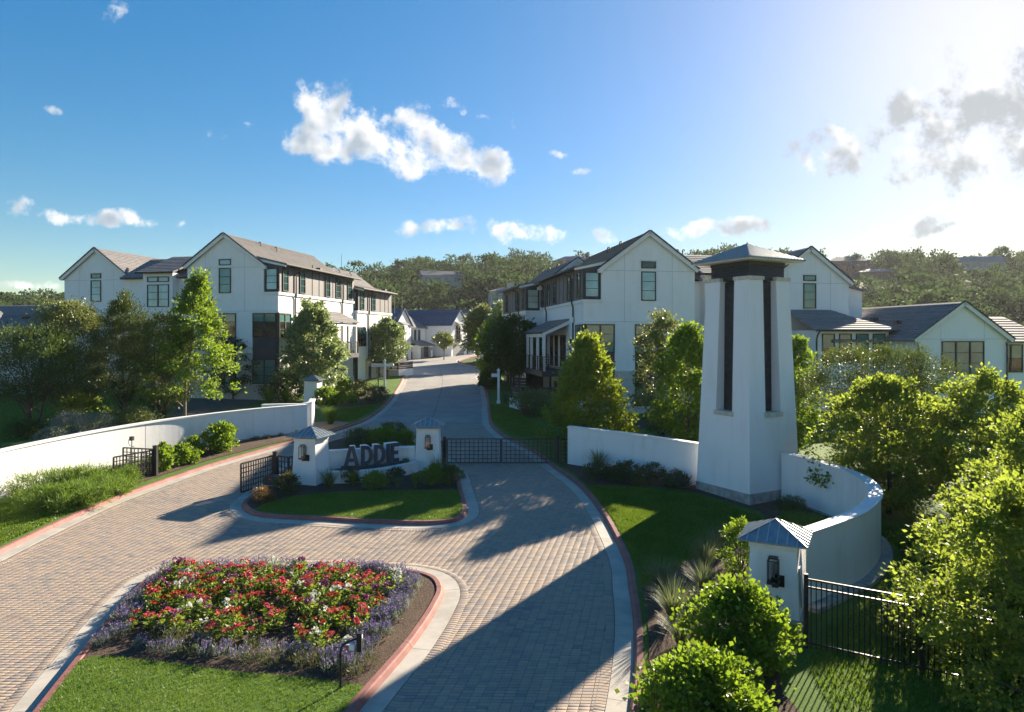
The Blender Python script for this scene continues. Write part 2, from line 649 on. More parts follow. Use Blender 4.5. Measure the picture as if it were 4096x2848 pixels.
def _lawn(n):
    p = wpos(n)
    f = n.noise(p, 0.7, 5.0, 0.6)
    g = n.noise(p, 28.0, 5.0, 0.8)
    h = n.noise(p, 3.0, 4.0, 0.6)
    c = n.mix(n.ss(g, 0.3, 0.7), (0.045, 0.10, 0.013), (0.12, 0.21, 0.030))
    c = n.mix(n.math('MULTIPLY', n.ss(f, 0.45, 0.75), 0.45), c, (0.17, 0.22, 0.04))
    c = n.mix(n.math('MULTIPLY', n.ss(h, 0.58, 0.8), 0.3), c, (0.14, 0.13, 0.05))
    return pbsdf(n, c, 0.9, 0, 0.2, g, 0.9, 0.03)
material('lawn', _lawn)


def _mulch(n):
    p = wpos(n)
    f = n.noise(p, 24.0, 5.0, 0.8)
    v = n.n('ShaderNodeTexVoronoi')
    v.inputs['Scale'].default_value = 34.0
    n.l(p, v.inputs['Vector'])
    h = n.noise(p, 1.2, 4.0)
    c = n.mix(n.ss(f, 0.3, 0.7), (0.045, 0.031, 0.023), (0.15, 0.105, 0.075))
    c = n.mix(n.math('MULTIPLY', n.ss(h, 0.4, 0.7), 0.3), c, (0.17, 0.12, 0.085))
    c = n.mix(n.ss(v.outputs['Distance'], 0.0, 0.13, 0.22, 0.0), c, (0.34, 0.29, 0.22))
    return pbsdf(n, c, 0.95, 0, 0.2, f, 1.0, 0.04)
material('mulch', _mulch)
plain('gravel', (0.36, 0.215, 0.15), 0.95, var=0.35, scale=22, bump=0.8, bscale=30)
plain('dirt', (0.10, 0.085, 0.06), 0.95, var=0.3, scale=3, bump=0.6, bscale=12)


def _terrain(n):
    p = wpos(n)
    f = n.noise(p, 0.08, 5.0, 0.6)
    g = n.noise(p, 1.2, 4.0, 0.7)
    c = n.mix(n.ss(g, 0.3, 0.7), (0.030, 0.055, 0.012), (0.075, 0.11, 0.025))
    c = n.mix(n.math('MULTIPLY', n.ss(f, 0.45, 0.7), 0.4), c, (0.10, 0.09, 0.05))
    return pbsdf(n, c, 0.95, 0, 0.2, g, 0.6, 0.1)
material('terrain', _terrain)


def leaf(name, cols, trans=0.42, tcol=None, rough=0.5, spec=0.4, vscale=1.1, vw=0.3):
    """thin leaves: reflective on top, glowing when the sun stands behind them"""
    def b(n):
        g = n.n('ShaderNodeNewGeometry')
        r = g.outputs['Random Per Island']
        f = n.noise(g.outputs['Position'], vscale, 2.0)
        k = n.math('ADD', n.math('MULTIPLY', r, 1 - vw), n.math('MULTIPLY', n.ss(f, 0.3, 0.7), vw))
        c = n.ramp(k, [(i / (len(cols) - 1), c) for i, c in enumerate(cols)])
        s = pbsdf(n, c, rough, 0, spec)
        t = n.n('ShaderNodeBsdfTranslucent')
        n.l(n.mix(0.55, c, tcol) if tcol else c, t.inputs[0])
        m = n.n('ShaderNodeMixShader')
        m.inputs[0].default_value = trans
        n.l(s, m.inputs[1])
        n.l(t.outputs[0], m.inputs[2])
        return m.outputs[0]
    return material(name, b)
leaf('leaf_oak', [(0.055, 0.10, 0.018), (0.095, 0.16, 0.026), (0.155, 0.235, 0.038), (0.235, 0.29, 0.045)], 0.55, (0.45, 0.54, 0.055))
leaf('leaf_bright', [(0.051, 0.123, 0.014), (0.087, 0.181, 0.020), (0.145, 0.261, 0.029), (0.217, 0.319, 0.036)], 0.5, (0.36, 0.48, 0.03))
leaf('leaf_gold', [(0.06, 0.125, 0.016), (0.10, 0.18, 0.02), (0.16, 0.24, 0.025), (0.30, 0.29, 0.035)], 0.5, (0.42, 0.50, 0.03))
leaf('leaf_pale', [(0.072, 0.123, 0.043), (0.131, 0.203, 0.072), (0.217, 0.290, 0.109), (0.319, 0.377, 0.174)], 0.42, (0.34, 0.42, 0.12), 0.42, 0.6)
leaf('leaf_live_oak', [(0.051, 0.081, 0.021), (0.090, 0.136, 0.036), (0.154, 0.200, 0.054), (0.290, 0.326, 0.109)], 0.35, (0.30, 0.32, 0.06), 0.45, 0.6)
leaf('leaf_juniper', [(0.029, 0.054, 0.015), (0.051, 0.090, 0.021), (0.090, 0.136, 0.029), (0.154, 0.190, 0.036)], 0.3, (0.16, 0.20, 0.02))
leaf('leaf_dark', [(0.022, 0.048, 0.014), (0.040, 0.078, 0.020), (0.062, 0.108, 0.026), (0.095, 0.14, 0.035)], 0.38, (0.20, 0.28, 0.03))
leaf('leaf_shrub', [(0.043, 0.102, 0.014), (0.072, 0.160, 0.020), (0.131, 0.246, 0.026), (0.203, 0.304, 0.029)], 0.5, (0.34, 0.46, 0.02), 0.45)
leaf('leaf_feather', [(0.051, 0.116, 0.017), (0.087, 0.174, 0.026), (0.145, 0.246, 0.036), (0.217, 0.290, 0.043)], 0.4, (0.25, 0.36, 0.03))
leaf('leaf_sage', [(0.116, 0.145, 0.102), (0.189, 0.217, 0.160), (0.275, 0.304, 0.232), (0.362, 0.362, 0.304)], 0.3)
leaf('leaf_grass', [(0.065, 0.102, 0.043), (0.116, 0.160, 0.065), (0.189, 0.232, 0.102), (0.290, 0.319, 0.160)], 0.35, (0.25, 0.28, 0.10))
leaf('leaf_turf', [(0.043, 0.109, 0.012), (0.080, 0.167, 0.017), (0.131, 0.225, 0.026), (0.203, 0.268, 0.043)], 0.4, (0.26, 0.36, 0.02))
leaf('leaf_agave', [(0.065, 0.116, 0.102), (0.102, 0.167, 0.145)], 0.1)
leaf('leaf_rust', [(0.072, 0.080, 0.022), (0.131, 0.116, 0.029), (0.232, 0.123, 0.043), (0.319, 0.160, 0.072)], 0.35)
leaf('leaf_olive', [(0.051, 0.072, 0.026), (0.087, 0.109, 0.036), (0.131, 0.145, 0.051), (0.217, 0.174, 0.087)], 0.35)
leaf('leaf_bedding', [(0.051, 0.109, 0.017), (0.102, 0.189, 0.026), (0.174, 0.275, 0.043), (0.275, 0.334, 0.072)], 0.4, (0.36, 0.42, 0.04))
leaf('leaf_wood', [(0.011, 0.030, 0.012), (0.022, 0.050, 0.018), (0.042, 0.082, 0.026), (0.085, 0.130, 0.042)], 0.28, (0.13, 0.20, 0.05), 0.8, 0.1, 0.11, 0.6)
leaf('petal_pink', [(0.45, 0.05, 0.07), (0.58, 0.075, 0.11), (0.66, 0.15, 0.16)], 0.35)
leaf('petal_red', [(0.26, 0.02, 0.012), (0.40, 0.035, 0.02), (0.50, 0.10, 0.03)], 0.3)
leaf('petal_white', [(0.60, 0.62, 0.52), (0.75, 0.75, 0.68)], 0.3)
leaf('petal_purple', [(0.13, 0.03, 0.10), (0.22, 0.05, 0.16), (0.28, 0.07, 0.18)], 0.3)
leaf('petal_lavender', [(0.13, 0.10, 0.24), (0.20, 0.16, 0.33), (0.28, 0.23, 0.40)], 0.3)
leaf('petal_mauve', [(0.25, 0.13, 0.24), (0.34, 0.20, 0.32)], 0.3)
# ------------------------------------------------------------------ ground, drive, kerbs
def catmull(pts, step, closed=False):
    P = [np.array(p, float) for p in pts]
    n = len(P)
    out = []
    rng = range(n if closed else n - 1)
    for i in rng:
        if closed:
            p0, p1, p2_, p3 = P[(i - 1) % n], P[i], P[(i + 1) % n], P[(i + 2) % n]
        else:
            p1, p2_ = P[i], P[i + 1]
            p0 = P[i - 1] if i > 0 else 2 * p1 - p2_
            p3 = P[i + 2] if i + 2 < n else 2 * p2_ - p1
        d = lambda a, b: max(np.linalg.norm(a - b), 1e-6) ** 0.5
        t0, t1 = 0.0, d(p0, p1)
        t2 = t1 + d(p1, p2_)
        t3 = t2 + d(p2_, p3)
        m = max(2, int(np.linalg.norm(p2_ - p1) / step * 2))
        for k in range(m):
            t = t1 + (t2 - t1) * k / m
            A1 = (t1 - t) / (t1 - t0) * p0 + (t - t0) / (t1 - t0) * p1
            A2 = (t2 - t) / (t2 - t1) * p1 + (t - t1) / (t2 - t1) * p2_
            A3 = (t3 - t) / (t3 - t2) * p2_ + (t - t2) / (t3 - t2) * p3
            B1 = (t2 - t) / (t2 - t0) * A1 + (t - t0) / (t2 - t0) * A2
            B2 = (t3 - t) / (t3 - t1) * A2 + (t - t1) / (t3 - t1) * A3
            out.append((t2 - t) / (t2 - t1) * B1 + (t - t1) / (t2 - t1) * B2)
    out.append(P[0] if closed else P[-1])
    out = np.array(out)
    seg = np.linalg.norm(np.diff(out, axis=0), axis=1)
    s = np.concatenate([[0], np.cumsum(seg)])
    m = max(2, int(round(s[-1] / step)))
    u = np.linspace(0, s[-1], m + 1)
    r = np.stack([np.interp(u, s, out[:, 0]), np.interp(u, s, out[:, 1])], 1)
    return r[:-1] if closed else r


def normals(path, closed):
    """unit vectors to the right of travel"""
    if closed:
        d = np.roll(path, -1, 0) - np.roll(path, 1, 0)
    else:
        d = np.gradient(path, axis=0)
    d /= np.linalg.norm(d, axis=1)[:, None] + 1e-9
    return np.stack([d[:, 1], -d[:, 0]], 1)


def inside(pts, poly):
    x, y = pts[:, 0], pts[:, 1]
    r = np.zeros(len(pts), bool)
    n = len(poly)
    j = n - 1
    for i in range(n):
        xi, yi = poly[i]
        xj, yj = poly[j]
        if yi != yj:
            c = ((yi > y) != (yj > y)) & (x < (xj - xi) * (y - yi) / (yj - yi) + xi)
            r ^= c
        j = i
    return r


def dist_path(pts, path, closed):
    best = np.full(len(pts), 1e9)
    n = len(path)
    for i in range(n if closed else n - 1):
        a, b = path[i], path[(i + 1) % n]
        ab = b - a
        t = np.clip(((pts - a) @ ab) / (ab @ ab + 1e-12), 0, 1)
        q = pts - (a + t[:, None] * ab)
        best = np.minimum(best, np.hypot(q[:, 0], q[:, 1]))
    return best


RIGHT = catmull([G(*p) for p in [(2440, 3300), (2515, 2848), (2534, 2626), (2530, 2475), (2515, 2363), (2500, 2265), (2448, 2145), (2388, 2040), (2313, 1950), (2200, 1866),
                                  (2150, 1826), (2076, 1784), (2010, 1750), (1962, 1706), (1950, 1650), (1946, 1600), (1932, 1545), (1912, 1506)]], 0.25)
LEFT = catmull([G(*p) for p in [(-900, 2700), (-400, 2425), (0, 2223), (255, 2098), (453, 2010), (629, 1945), (849, 1869), (1166, 1777), (1292, 1744), (1370, 1721),
                                 (1455, 1690), (1514, 1653), (1553, 1616), (1579, 1583), (1609, 1533), (1622, 1500)]], 0.25)
SIGN_ISLE = catmull([G(*p) for p in [(966, 2022), (974, 2044), (1010, 2066), (1099, 2079), (1292, 2088), (1488, 2100), (1740, 2104), (1827, 2092), (1868, 2062), (1867, 2029), (1847, 1951), (1840, 1918),
                                      (1805, 1872), (1760, 1830), (1700, 1793), (1620, 1768), (1530, 1752), (1440, 1752), (1350, 1766), (1262, 1800), (1185, 1850), (1110, 1905), (1040, 1962), (990, 2000)]], 0.25, True)
BED_ISLE = catmull([G(*p) for p in [(139, 2848), (287, 2660), (435, 2477), (540, 2364), (610, 2312), (700, 2284), (900, 2276), (1200, 2279), (1500, 2285), (1660, 2296), (1745, 2322), (1777, 2372), (1751, 2442),
                                     (1655, 2590), (1481, 2799), (1442, 2848), (1270, 3100), (1100, 3300), (-150, 3300), (0, 3030)]], 0.25, True)


def ccw(path):
    x, y = path[:, 0], path[:, 1]
    return np.sum(x * np.roll(y, -1) - np.roll(x, -1) * y) > 0


SIDE = {'r': 1.0, 'l': -1.0, 's': -1.0 if ccw(SIGN_ISLE) else 1.0, 'b': -1.0 if ccw(BED_ISLE) else 1.0}


def sheet(name, pts, dz, mat, parent=None, kind='structure'):
    me = bpy.data.meshes.new(name)
    me.from_pydata([(x, y, gz(y) + dz) for x, y in pts], [], [tuple(range(len(pts)))])
    if me.polygons[0].normal.z < 0:
        me.flip_normals()
    o = link(name, me, MATS[mat], parent)
    if parent is None:
        tag(o, kind=kind)
    return o


def offset(path, side, w, closed):
    return path + normals(path, closed) * side * w


def hill(x, y):
    """wooded ridge behind the houses"""
    x, y = np.asarray(x, float), np.asarray(y, float)
    a = x / np.maximum(y, 1)
    ridge = np.interp(a, [-1.2, -.75, -.55, -.40, -.24, -.1, 0, .1, .3, .5, .75, 1.2], [12, 16, 18, 24, 31, 34, 36, 38, 38, 36, 38, 36])
    t = np.clip((y - 135) / 200.0, 0, 1)
    t = t * t * (3 - 2 * t)
    base = SLOPE * np.minimum(y, 130)
    return base + t * (ridge - 4) + np.clip(y - 130, 0, 1e9) * 0.0 - np.clip((y - 380) / 300, 0, 1) * 6


# terrain sheet reaching the horizon
ys = np.concatenate([np.array([-60, -20, 0, 40, 90, 120]), np.linspace(130, 400, 28), np.array([480, 700, 1200, 2600])])
xs = np.concatenate([np.array([-2600, -1200, -700]), np.linspace(-420, 420, 57), np.array([700, 1200, 2600])])
gx, gy = np.meshgrid(xs, ys)
gzv = np.where(gy < 130, SLOPE * gy - 0.06, hill(gx, gy))
Vt = np.stack([gx.ravel(), gy.ravel(), gzv.ravel()], 1)
nx = len(xs)
idx = np.arange(len(ys) * nx).reshape(len(ys), nx)
Ft = np.stack([idx[:-1, :-1].ravel(), idx[:-1, 1:].ravel(), idx[1:, 1:].ravel(), idx[1:, :-1].ravel()], 1)
tag(link('ground', np_mesh('ground', Vt, Ft, MATS['terrain'], True)), kind='structure')

right_back = offset(RIGHT, 1, 0.19, False)
left_back = offset(LEFT, -1, 0.19, False)
sheet('lawn', [tuple(p) for p in right_back] + [(9, 79), (60, 79), (60, 9)], 0.125, 'lawn')
sheet('lawn', [tuple(p) for p in left_back] + [(-16, 81), (-90, 81), (-90, 14), (-31, 12)], 0.125, 'lawn')
ROAD_Y = 43.5
drive_poly = [tuple(p) for p in RIGHT if p[1] < ROAD_Y] + [tuple(p) for p in LEFT[::-1] if p[1] < ROAD_Y] + [G(-900, 3300)]
DRIVE = sheet('driveway', drive_poly, 0.0, 'joint_sand')
road_poly = [tuple(p) for p in RIGHT if p[1] >= ROAD_Y - 0.3] + [G(*p) for p in [(1940, 1492), (2060, 1478), (2060, 1462), (1924, 1470), (1870, 1462), (1826, 1446), (1868, 1432), (1940, 1422), (2060, 1414), (2060, 1402), (1900, 1411), (1826, 1420), (1751, 1432), (1638, 1441),
             (1588, 1460), (1500, 1470), (1400, 1476), (1400, 1490), (1590, 1482)]] + [tuple(p) for p in LEFT[::-1] if p[1] >= ROAD_Y - 0.3]
ROAD = sheet('road', road_poly, 0.03, 'concrete_road')


sheet('bounce_apron', [G(-900, 3300), (2.0, 9.35), (3.5, 4.0), (6.0, -7.0), (-18.0, -7.0), (-12.5, 4.0)], -0.02, 'concrete_road')  # unseen concrete behind the camera, added to bounce sunlight onto the shaded fronts
sheet('road', [(-120, -7.0), (120, -7.0), (120, -34), (-120, -34)], -0.03, 'concrete_road')  # unseen road behind the camera, laid pale and sunlit as added bounce light


def strip(name, pts, w, dz, mat, parent):
    path = catmull(pts, 0.8)
    nn = normals(path, False)
    a, b = path - nn * w / 2, path + nn * w / 2
    V = [(x, y, gz(y) + dz) for x, y in a] + [(x, y, gz(y) + dz) for x, y in b]
    n = len(path)
    Fc = [(i, n + i, n + i + 1, i + 1) for i in range(n - 1)]
    me = bpy.data.meshes.new(name)
    me.from_pydata(V, [], Fc)
    if me.polygons[0].normal.z < 0:
        me.flip_normals()
    return link(name, me, MATS[mat], parent)


strip('road_joint', [G(1721, 1698), G(1748, 1620), G(1770, 1532), G(1762, 1480)], 0.035, 0.036, 'joint_sand', ROAD)
for (a, b) in [((1462, 1693), (1958, 1694)), ((1535, 1640), (1950, 1640)), ((1592, 1560), (1938, 1560)), ((1622, 1505), (1913, 1507))]:
    strip('road_joint', [G(*a), G((a[0] + b[0]) / 2, (a[1] + b[1]) / 2), G(*b)], 0.03, 0.040, 'joint_sand', ROAD)

# lawns and beds inside the islands
sign_in = offset(SIGN_ISLE, SIDE['s'], 0.19, True)
bed_in = offset(BED_ISLE, SIDE['b'], 0.19, True)
sheet('planting_bed', [tuple(p) for p in sign_in], 0.12, 'mulch')
sheet('planting_bed', [tuple(p) for p in bed_in], 0.12, 'mulch')
gl = np.array(catmull([G(*p) for p in [(1030, 2052), (1050, 2036), (1096, 2020), (1205, 1998), (1335, 1985), (1510, 1979), (1684, 1977), (1845, 1974)]], 0.3))
ln = sign_in[(sign_in[:, 1] < 25.9)]


def clip_poly(poly, line, keep_below):
    """points of a closed ring that lie on one side (in y) of a polyline given left to right, closed along that polyline"""
    yl = np.interp(poly[:, 0], line[:, 0], line[:, 1])
    k = poly[:, 1] < yl if keep_below else poly[:, 1] > yl
    idx = np.where(k)[0]
    brk = np.where(np.diff(idx) > 1)[0]
    if len(brk):
        idx = np.concatenate([idx[brk[0] + 1:], idx[:brk[0] + 1]])
    ring = poly[idx]
    l = line[(line[:, 0] > ring[:, 0].min()) & (line[:, 0] < ring[:, 0].max())]
    if ring[-1, 0] > ring[0, 0]:
        l = l[::-1]
    return [tuple(p) for p in ring] + [tuple(p) for p in l]


SIGN_LAWN = clip_poly(sign_in, gl, True)
sheet('lawn', SIGN_LAWN, 0.15, 'lawn')
fl = np.array(catmull([G(*p) for p in [(100, 2640), (314, 2647), (600, 2672), (900, 2712), (1200, 2740), (1446, 2773), (1600, 2785)]], 0.3))
BED_LAWN = clip_poly(bed_in, fl, True)
sheet('lawn', BED_LAWN, 0.15, 'lawn')
for nm, mt, pts in [
    ('planting_bed', 'mulch', [(520, 1957), (629, 1921), (849, 1848), (1076, 1789), (1183, 1766), (1240, 1746), (1226, 1728), (929, 1764), (700, 1826), (480, 1890), (440, 1930)]),
    ('gravel_strip', 'gravel', [(1242, 1748), (1290, 1735), (1370, 1712), (1400, 1700), (1330, 1692), (1255, 1700), (1228, 1730)]),
    ('planting_bed', 'mulch', [(2285, 1900), (2350, 1955), (2540, 1955), (2700, 1968), (2820, 1996), (2960, 2040), (3040, 2062), (3070, 2095), (3160, 2080), (3320, 2085), (3300, 2040), (3170, 1975), (2900, 1880), (2500, 1850), (2290, 1850), (2230, 1862)]),
    ('planting_bed', 'mulch', [(2568, 2376), (2620, 2348), (2725, 2290), (2838, 2222), (2950, 2162), (3080, 2108), (3180, 2150), (3100, 2300), (3080, 2560), (3130, 2800), (3300, 3000), (3200, 3250), (2580, 3250), (2592, 2848), (2596, 2600), (2584, 2440)]),
    ('planting_bed', 'mulch', [(1292, 1600), (1420, 1570), (1530, 1566), (1556, 1584), (1530, 1618), (1480, 1628), (1330, 1640), (1296, 1648)]),
    ('planting_bed', 'dirt', [(500, 1700), (760, 1668), (1000, 1632), (1060, 1590), (900, 1570), (700, 1588), (560, 1640)]),
    ('planting_bed', 'mulch', [(2170, 1660), (2260, 1700), (2560, 1730), (2620, 1700), (2500, 1660), (2300, 1630), (2130, 1600)]),
]:
    sheet(nm, [G(*p) for p in pts], 0.152 if mt != 'dirt' else 0.147, mt)


# kerbs with gutters, poured in lengths of about three metres
def kerb(path, side, closed, label_name='kerb', ymax=1e9):
    if closed:
        path = np.vstack([path, path[:1]])
        nn = normals(path[:-1], True)
        nn = np.vstack([nn, nn[:1]])
    else:
        nn = normals(path, False)
    root = bpy.data.objects.new(label_name, None)
    COL.objects.link(root)
    tag(root, kind='structure')
    prof_k = [(0.0, -0.05), (0.0, 0.035), (0.045, 0.125), (0.075, 0.150), (0.185, 0.152), (0.20, 0.13), (0.20, -0.08)]
    prof_g = [(-0.40, -0.02), (-0.40, 0.044), (-0.002, 0.036), (-0.002, -0.05)]
    n = len(path)
    step = 12
    for i0 in range(0, n - 1, step):
        i1 = min(i0 + step, n - 1)
        if n - 1 - i1 < 4:
            i1 = n - 1
        if i1 - i0 < 4:
            break
        if (path[i0:i1, 1] > ymax).all() or path[i0:i1 + 1, 1].max() < 8.0:
            continue
        seg = path[i0:i1 + 1].copy()
        sn = nn[i0:i1 + 1]
        # a thin open joint between lengths
        d0, d1 = seg[1] - seg[0], seg[-2] - seg[-1]
        seg[0] += d0 / np.linalg.norm(d0) * 0.006
        seg[-1] += d1 / np.linalg.norm(d1) * 0.006
        for nm, prof, mt in (('kerb_length', prof_k, 'kerb_paint'), ('gutter_length', prof_g, 'gutter')):
            V, Fc = [], []
            m = len(prof)
            for p, q in zip(seg, sn):
                for w, h in prof:
                    xy = p + q * side * w
                    V.append((xy[0], xy[1], gz(xy[1]) + h))
            for k in range(len(seg) - 1):
                for j in range(m - 1):
                    a, b = k * m + j, k * m + j + 1
                    f = (a, b, b + m, a + m)
                    Fc.append(f if side > 0 else f[::-1])
            Fc.append(tuple(range(m)) if side < 0 else tuple(range(m))[::-1])
            e = (len(seg) - 1) * m
            Fc.append(tuple(range(e, e + m))[::-1] if side < 0 else tuple(range(e, e + m)))
            me = bpy.data.meshes.new(nm)
            me.from_pydata(V, [], Fc)
            link(nm, me, MATS[mt], root)
        if i1 == n - 1:
            break
    return root


kerb(RIGHT, SIDE['r'], False)
kerb(LEFT, SIDE['l'], False)
kerb(SIGN_ISLE, SIDE['s'], True)
kerb(BED_ISLE, SIDE['b'], True)
kerb(catmull([G(*p) for p in [(1990, 1472), (1924, 1469), (1870, 1461), (1832, 1448), (1866, 1433), (1930, 1425)]], 0.4), 1.0 if True else -1.0, False)

# block paving: running bond, rows square to the view, a soldier course along every gutter
PL, PW, GAP = 0.20, 0.10, 0.006
ang = R(-1.2)
ca, sa = math.cos(ang), math.sin(ang)
rows = np.arange(9.6, ROAD_Y + 0.2, PW)
cents = []
for k, yy in enumerate(rows):
    xr = np.arange(-0.8 * yy - 1.2, 3.5, PL) + (PL / 2 if k % 2 else 0)
    cents.append(np.stack([xr, np.full_like(xr, yy)], 1))
cents = np.vstack(cents)
piv = np.array([-6.0, 20.0])
q = cents - piv
cents = np.stack([q[:, 0] * ca - q[:, 1] * sa, q[:, 0] * sa + q[:, 1] * ca], 1) + piv
ok = inside(cents, np.array(drive_poly)) & ~inside(cents, SIGN_ISLE) & ~inside(cents, BED_ISLE) & (cents[:, 1] < ROAD_Y - 0.06)
cents = cents[ok]
near = np.full(len(cents), 1e9)
for path, cl in ((RIGHT[RIGHT[:, 1] < 46], False), (LEFT[LEFT[:, 1] < 46], False), (SIGN_ISLE, True), (BED_ISLE, True)):
    near = np.minimum(near, dist_path(cents, path[::2], cl))
cents = cents[near > 0.53]
A = np.full(len(cents), ang)
sold, solda = [], []
for path, side, cl in ((RIGHT, -SIDE['r'], False), (LEFT, -SIDE['l'], False), (SIGN_ISLE, -SIDE['s'], True), (BED_ISLE, -SIDE['b'], True)):
    o = offset(path, side, 0.51, cl)
    if cl:
        o = np.vstack([o, o[:1]])
    s = np.concatenate([[0], np.cumsum(np.linalg.norm(np.diff(o, axis=0), axis=1))])
    u = np.arange(0.05, s[-1], PW)
    x, y = np.interp(u, s, o[:, 0]), np.interp(u, s, o[:, 1])
    x2, y2 = np.interp(u + 0.02, s, o[:, 0]), np.interp(u + 0.02, s, o[:, 1])
    k = (y > 9) & (y < ROAD_Y - 0.2) & (np.abs(x) < 0.8 * y + 1.5)
    sold.append(np.stack([x, y], 1)[k])
    solda.append((np.arctan2(y2 - y, x2 - x) + math.pi / 2)[k])
ALLC = np.vstack([cents] + sold)
ALLA = np.concatenate([A] + solda)
rng = np.random.default_rng(5)
hl, hw, ch = PL / 2 - GAP / 2, PW / 2 - GAP / 2, 0.006
unit = []
for z, ins in ((-0.01, 0.0), (0.027, 0.0), (0.031, ch)):
    for sx, sy in ((-1, -1), (1, -1), (1, 1), (-1, 1)):
        unit.append((sx * (hl - ins), sy * (hw - ins), z))
unit = np.array(unit)
ufaces = []
for lev in (0, 4):
    for k in range(4):
        k2 = (k + 1) % 4
        ufaces.append((lev + k, lev + k2, lev + 4 + k2, lev + 4 + k))
ufaces.append((8, 9, 10, 11))
ufaces = np.array(ufaces)
order = np.argsort(ALLC[:, 1] + 0.15 * np.abs(ALLC[:, 0] - 0.6))
inview = np.abs(ALLC[:, 0]) / ALLC[:, 1] < 0.735
inview &= ALLC[:, 1] > 12.15
first = [i for i in order if inview[i]][:300]
pick = np.zeros(len(ALLC), bool)
pick[first] = True


def paver_verts(c, a, jz, sh):
    cs, sn_ = np.cos(a), np.sin(a)
    x = unit[None, :, 0] * cs[:, None] - unit[None, :, 1] * sn_[:, None] + c[:, 0:1]
    y = unit[None, :, 0] * sn_[:, None] + unit[None, :, 1] * cs[:, None] + c[:, 1:2]
    z = SLOPE * y + unit[None, :, 2] + jz[:, None]
    return np.stack([x, y, z], 2)


rest = np.where(~pick)[0]
jz = rng.normal(0, 0.0010, len(ALLC))
jz[len(cents):] += 0.006
Vp = paver_verts(ALLC[rest], ALLA[rest] + rng.normal(0, 0.006, len(rest)), jz[rest], 0).reshape(-1, 3)
Fp = (ufaces[None] + (np.arange(len(rest)) * 12)[:, None, None]).reshape(-1, 4)
tag(link('paver_field', np_mesh('paver_field', Vp, Fp, MATS['paver']), None, DRIVE), kind='stuff')
pm = bpy.data.meshes.new('paver')
pm.from_pydata([tuple(v) for v in unit], [], [tuple(int(i) for i in f) for f in ufaces])
pm.materials.append(MATS['paver'])
tilt = math.atan(SLOPE)
for i in first:
    o = bpy.data.objects.new('paver', pm)
    COL.objects.link(o)
    o.parent = DRIVE
    x, y = ALLC[i]
    # lie on the slope, then turn about its normal
    o.rotation_mode = 'QUATERNION'
    o.rotation_quaternion = Matrix.Rotation(tilt, 4, 'X').to_quaternion() @ Matrix.Rotation(float(ALLA[i]), 4, 'Z').to_quaternion()
    o.location = (x, y, gz(y) + jz[i])


# ------------------------------------------------------------------ walls
def sweep_wall(name, label, pts, hs, thick=0.22, cap_w=0.06, cap_h=0.07, foot=None, step=0.35, base_drop=0.15, closed_top=True, lat=0.0):
    ctrl = np.array(pts, float)
    path = catmull(pts, step)
    s0 = np.concatenate([[0], np.cumsum(np.linalg.norm(np.diff(ctrl, axis=0), axis=1))])
    s1 = np.concatenate([[0], np.cumsum(np.linalg.norm(np.diff(path, axis=0), axis=1))])
    hh = np.interp(s1 / s1[-1], s0 / s0[-1], hs)
    nn = normals(path, False)
    o = thing(name, label, 'wall', (float(path[0][0]), float(path[0][1]), gz(path[0][1])))
    ox, oy, oz = o.location

    def run(nm, w0, w1, z0, z1, mat, i0=0, i1=None):
        i1 = len(path) - 1 if i1 is None else i1
        m = MB()
        V, Fc = [], []
        for k in range(i0, i1 + 1):
            p, q_ = path[k], nn[k]
            g = gz(p[1])
            for w, z in ((w0, z0(k)), (w1, z0(k)), (w1, z1(k)), (w0, z1(k))):
                xy = p + q_ * w
                V.append((xy[0] - ox, xy[1] - oy, g + z - oz))
        n = i1 - i0 + 1
        for k in range(n - 1):
            for j in range(4):
                j2 = (j + 1) % 4
                Fc.append((k * 4 + j, k * 4 + j2, k * 4 + 4 + j2, k * 4 + 4 + j))
        Fc.append((3, 2, 1, 0))
        e = (n - 1) * 4
        Fc.append((e, e + 1, e + 2, e + 3))
        me = bpy.data.meshes.new(nm)
        me.from_pydata(V, [], Fc)
        me.validate()
        import bmesh
        bm = bmesh.new()
        bm.from_mesh(me)
        bmesh.ops.recalc_face_normals(bm, faces=bm.faces)
        bm.to_mesh(me)
        bm.free()
        return link(nm, me, MATS[mat], o)
    run('body', -thick / 2, thick / 2, lambda k: -base_drop, lambda k: hh[k] - cap_h, 'wall_stucco')
    # coping in lengths with hairline joints
    n = len(path)
    L = max(4, int(4.0 / step))
    for a in range(0, n - 1, L):
        b = min(a + L, n - 1)
        run('coping', -thick / 2 - cap_w, thick / 2 + cap_w, lambda k: hh[k] - cap_h, lambda k: hh[k], 'trim_white', a, b)
    J = max(6, int(6.0 / step))
    for a in range(J, n - 2, J):
        p_, q_ = path[a], nn[a]
        for sgn in (-1, 1):
            xy = p_ + q_ * sgn * (thick / 2 + 0.002)
            d_ = path[a + 1] - path[a]
            d_ = d_ / np.linalg.norm(d_) * 0.008
            g_ = gz(p_[1]) - oz
            e_ = q_ * sgn * 0.003
            c0 = [(xy[0] - ox - d_[0], xy[1] - oy - d_[1]), (xy[0] - ox + d_[0], xy[1] - oy + d_[1]), (xy[0] - ox + d_[0] + e_[0], xy[1] - oy + d_[1] + e_[1]), (xy[0] - ox - d_[0] + e_[0], xy[1] - oy - d_[1] + e_[1])]
            MB().hexa([(*c, g_ + 0.02) for c in c0], [(*c, g_ + hh[a] - cap_h - 0.01) for c in c0]).build('control_joint', MATS['joint_grey'], o)
    if foot:
        run('footing', foot[0], foot[1], lambda k: -base_drop - 0.01, lambda k: foot[2], 'concrete_base')
    return o, path, hh


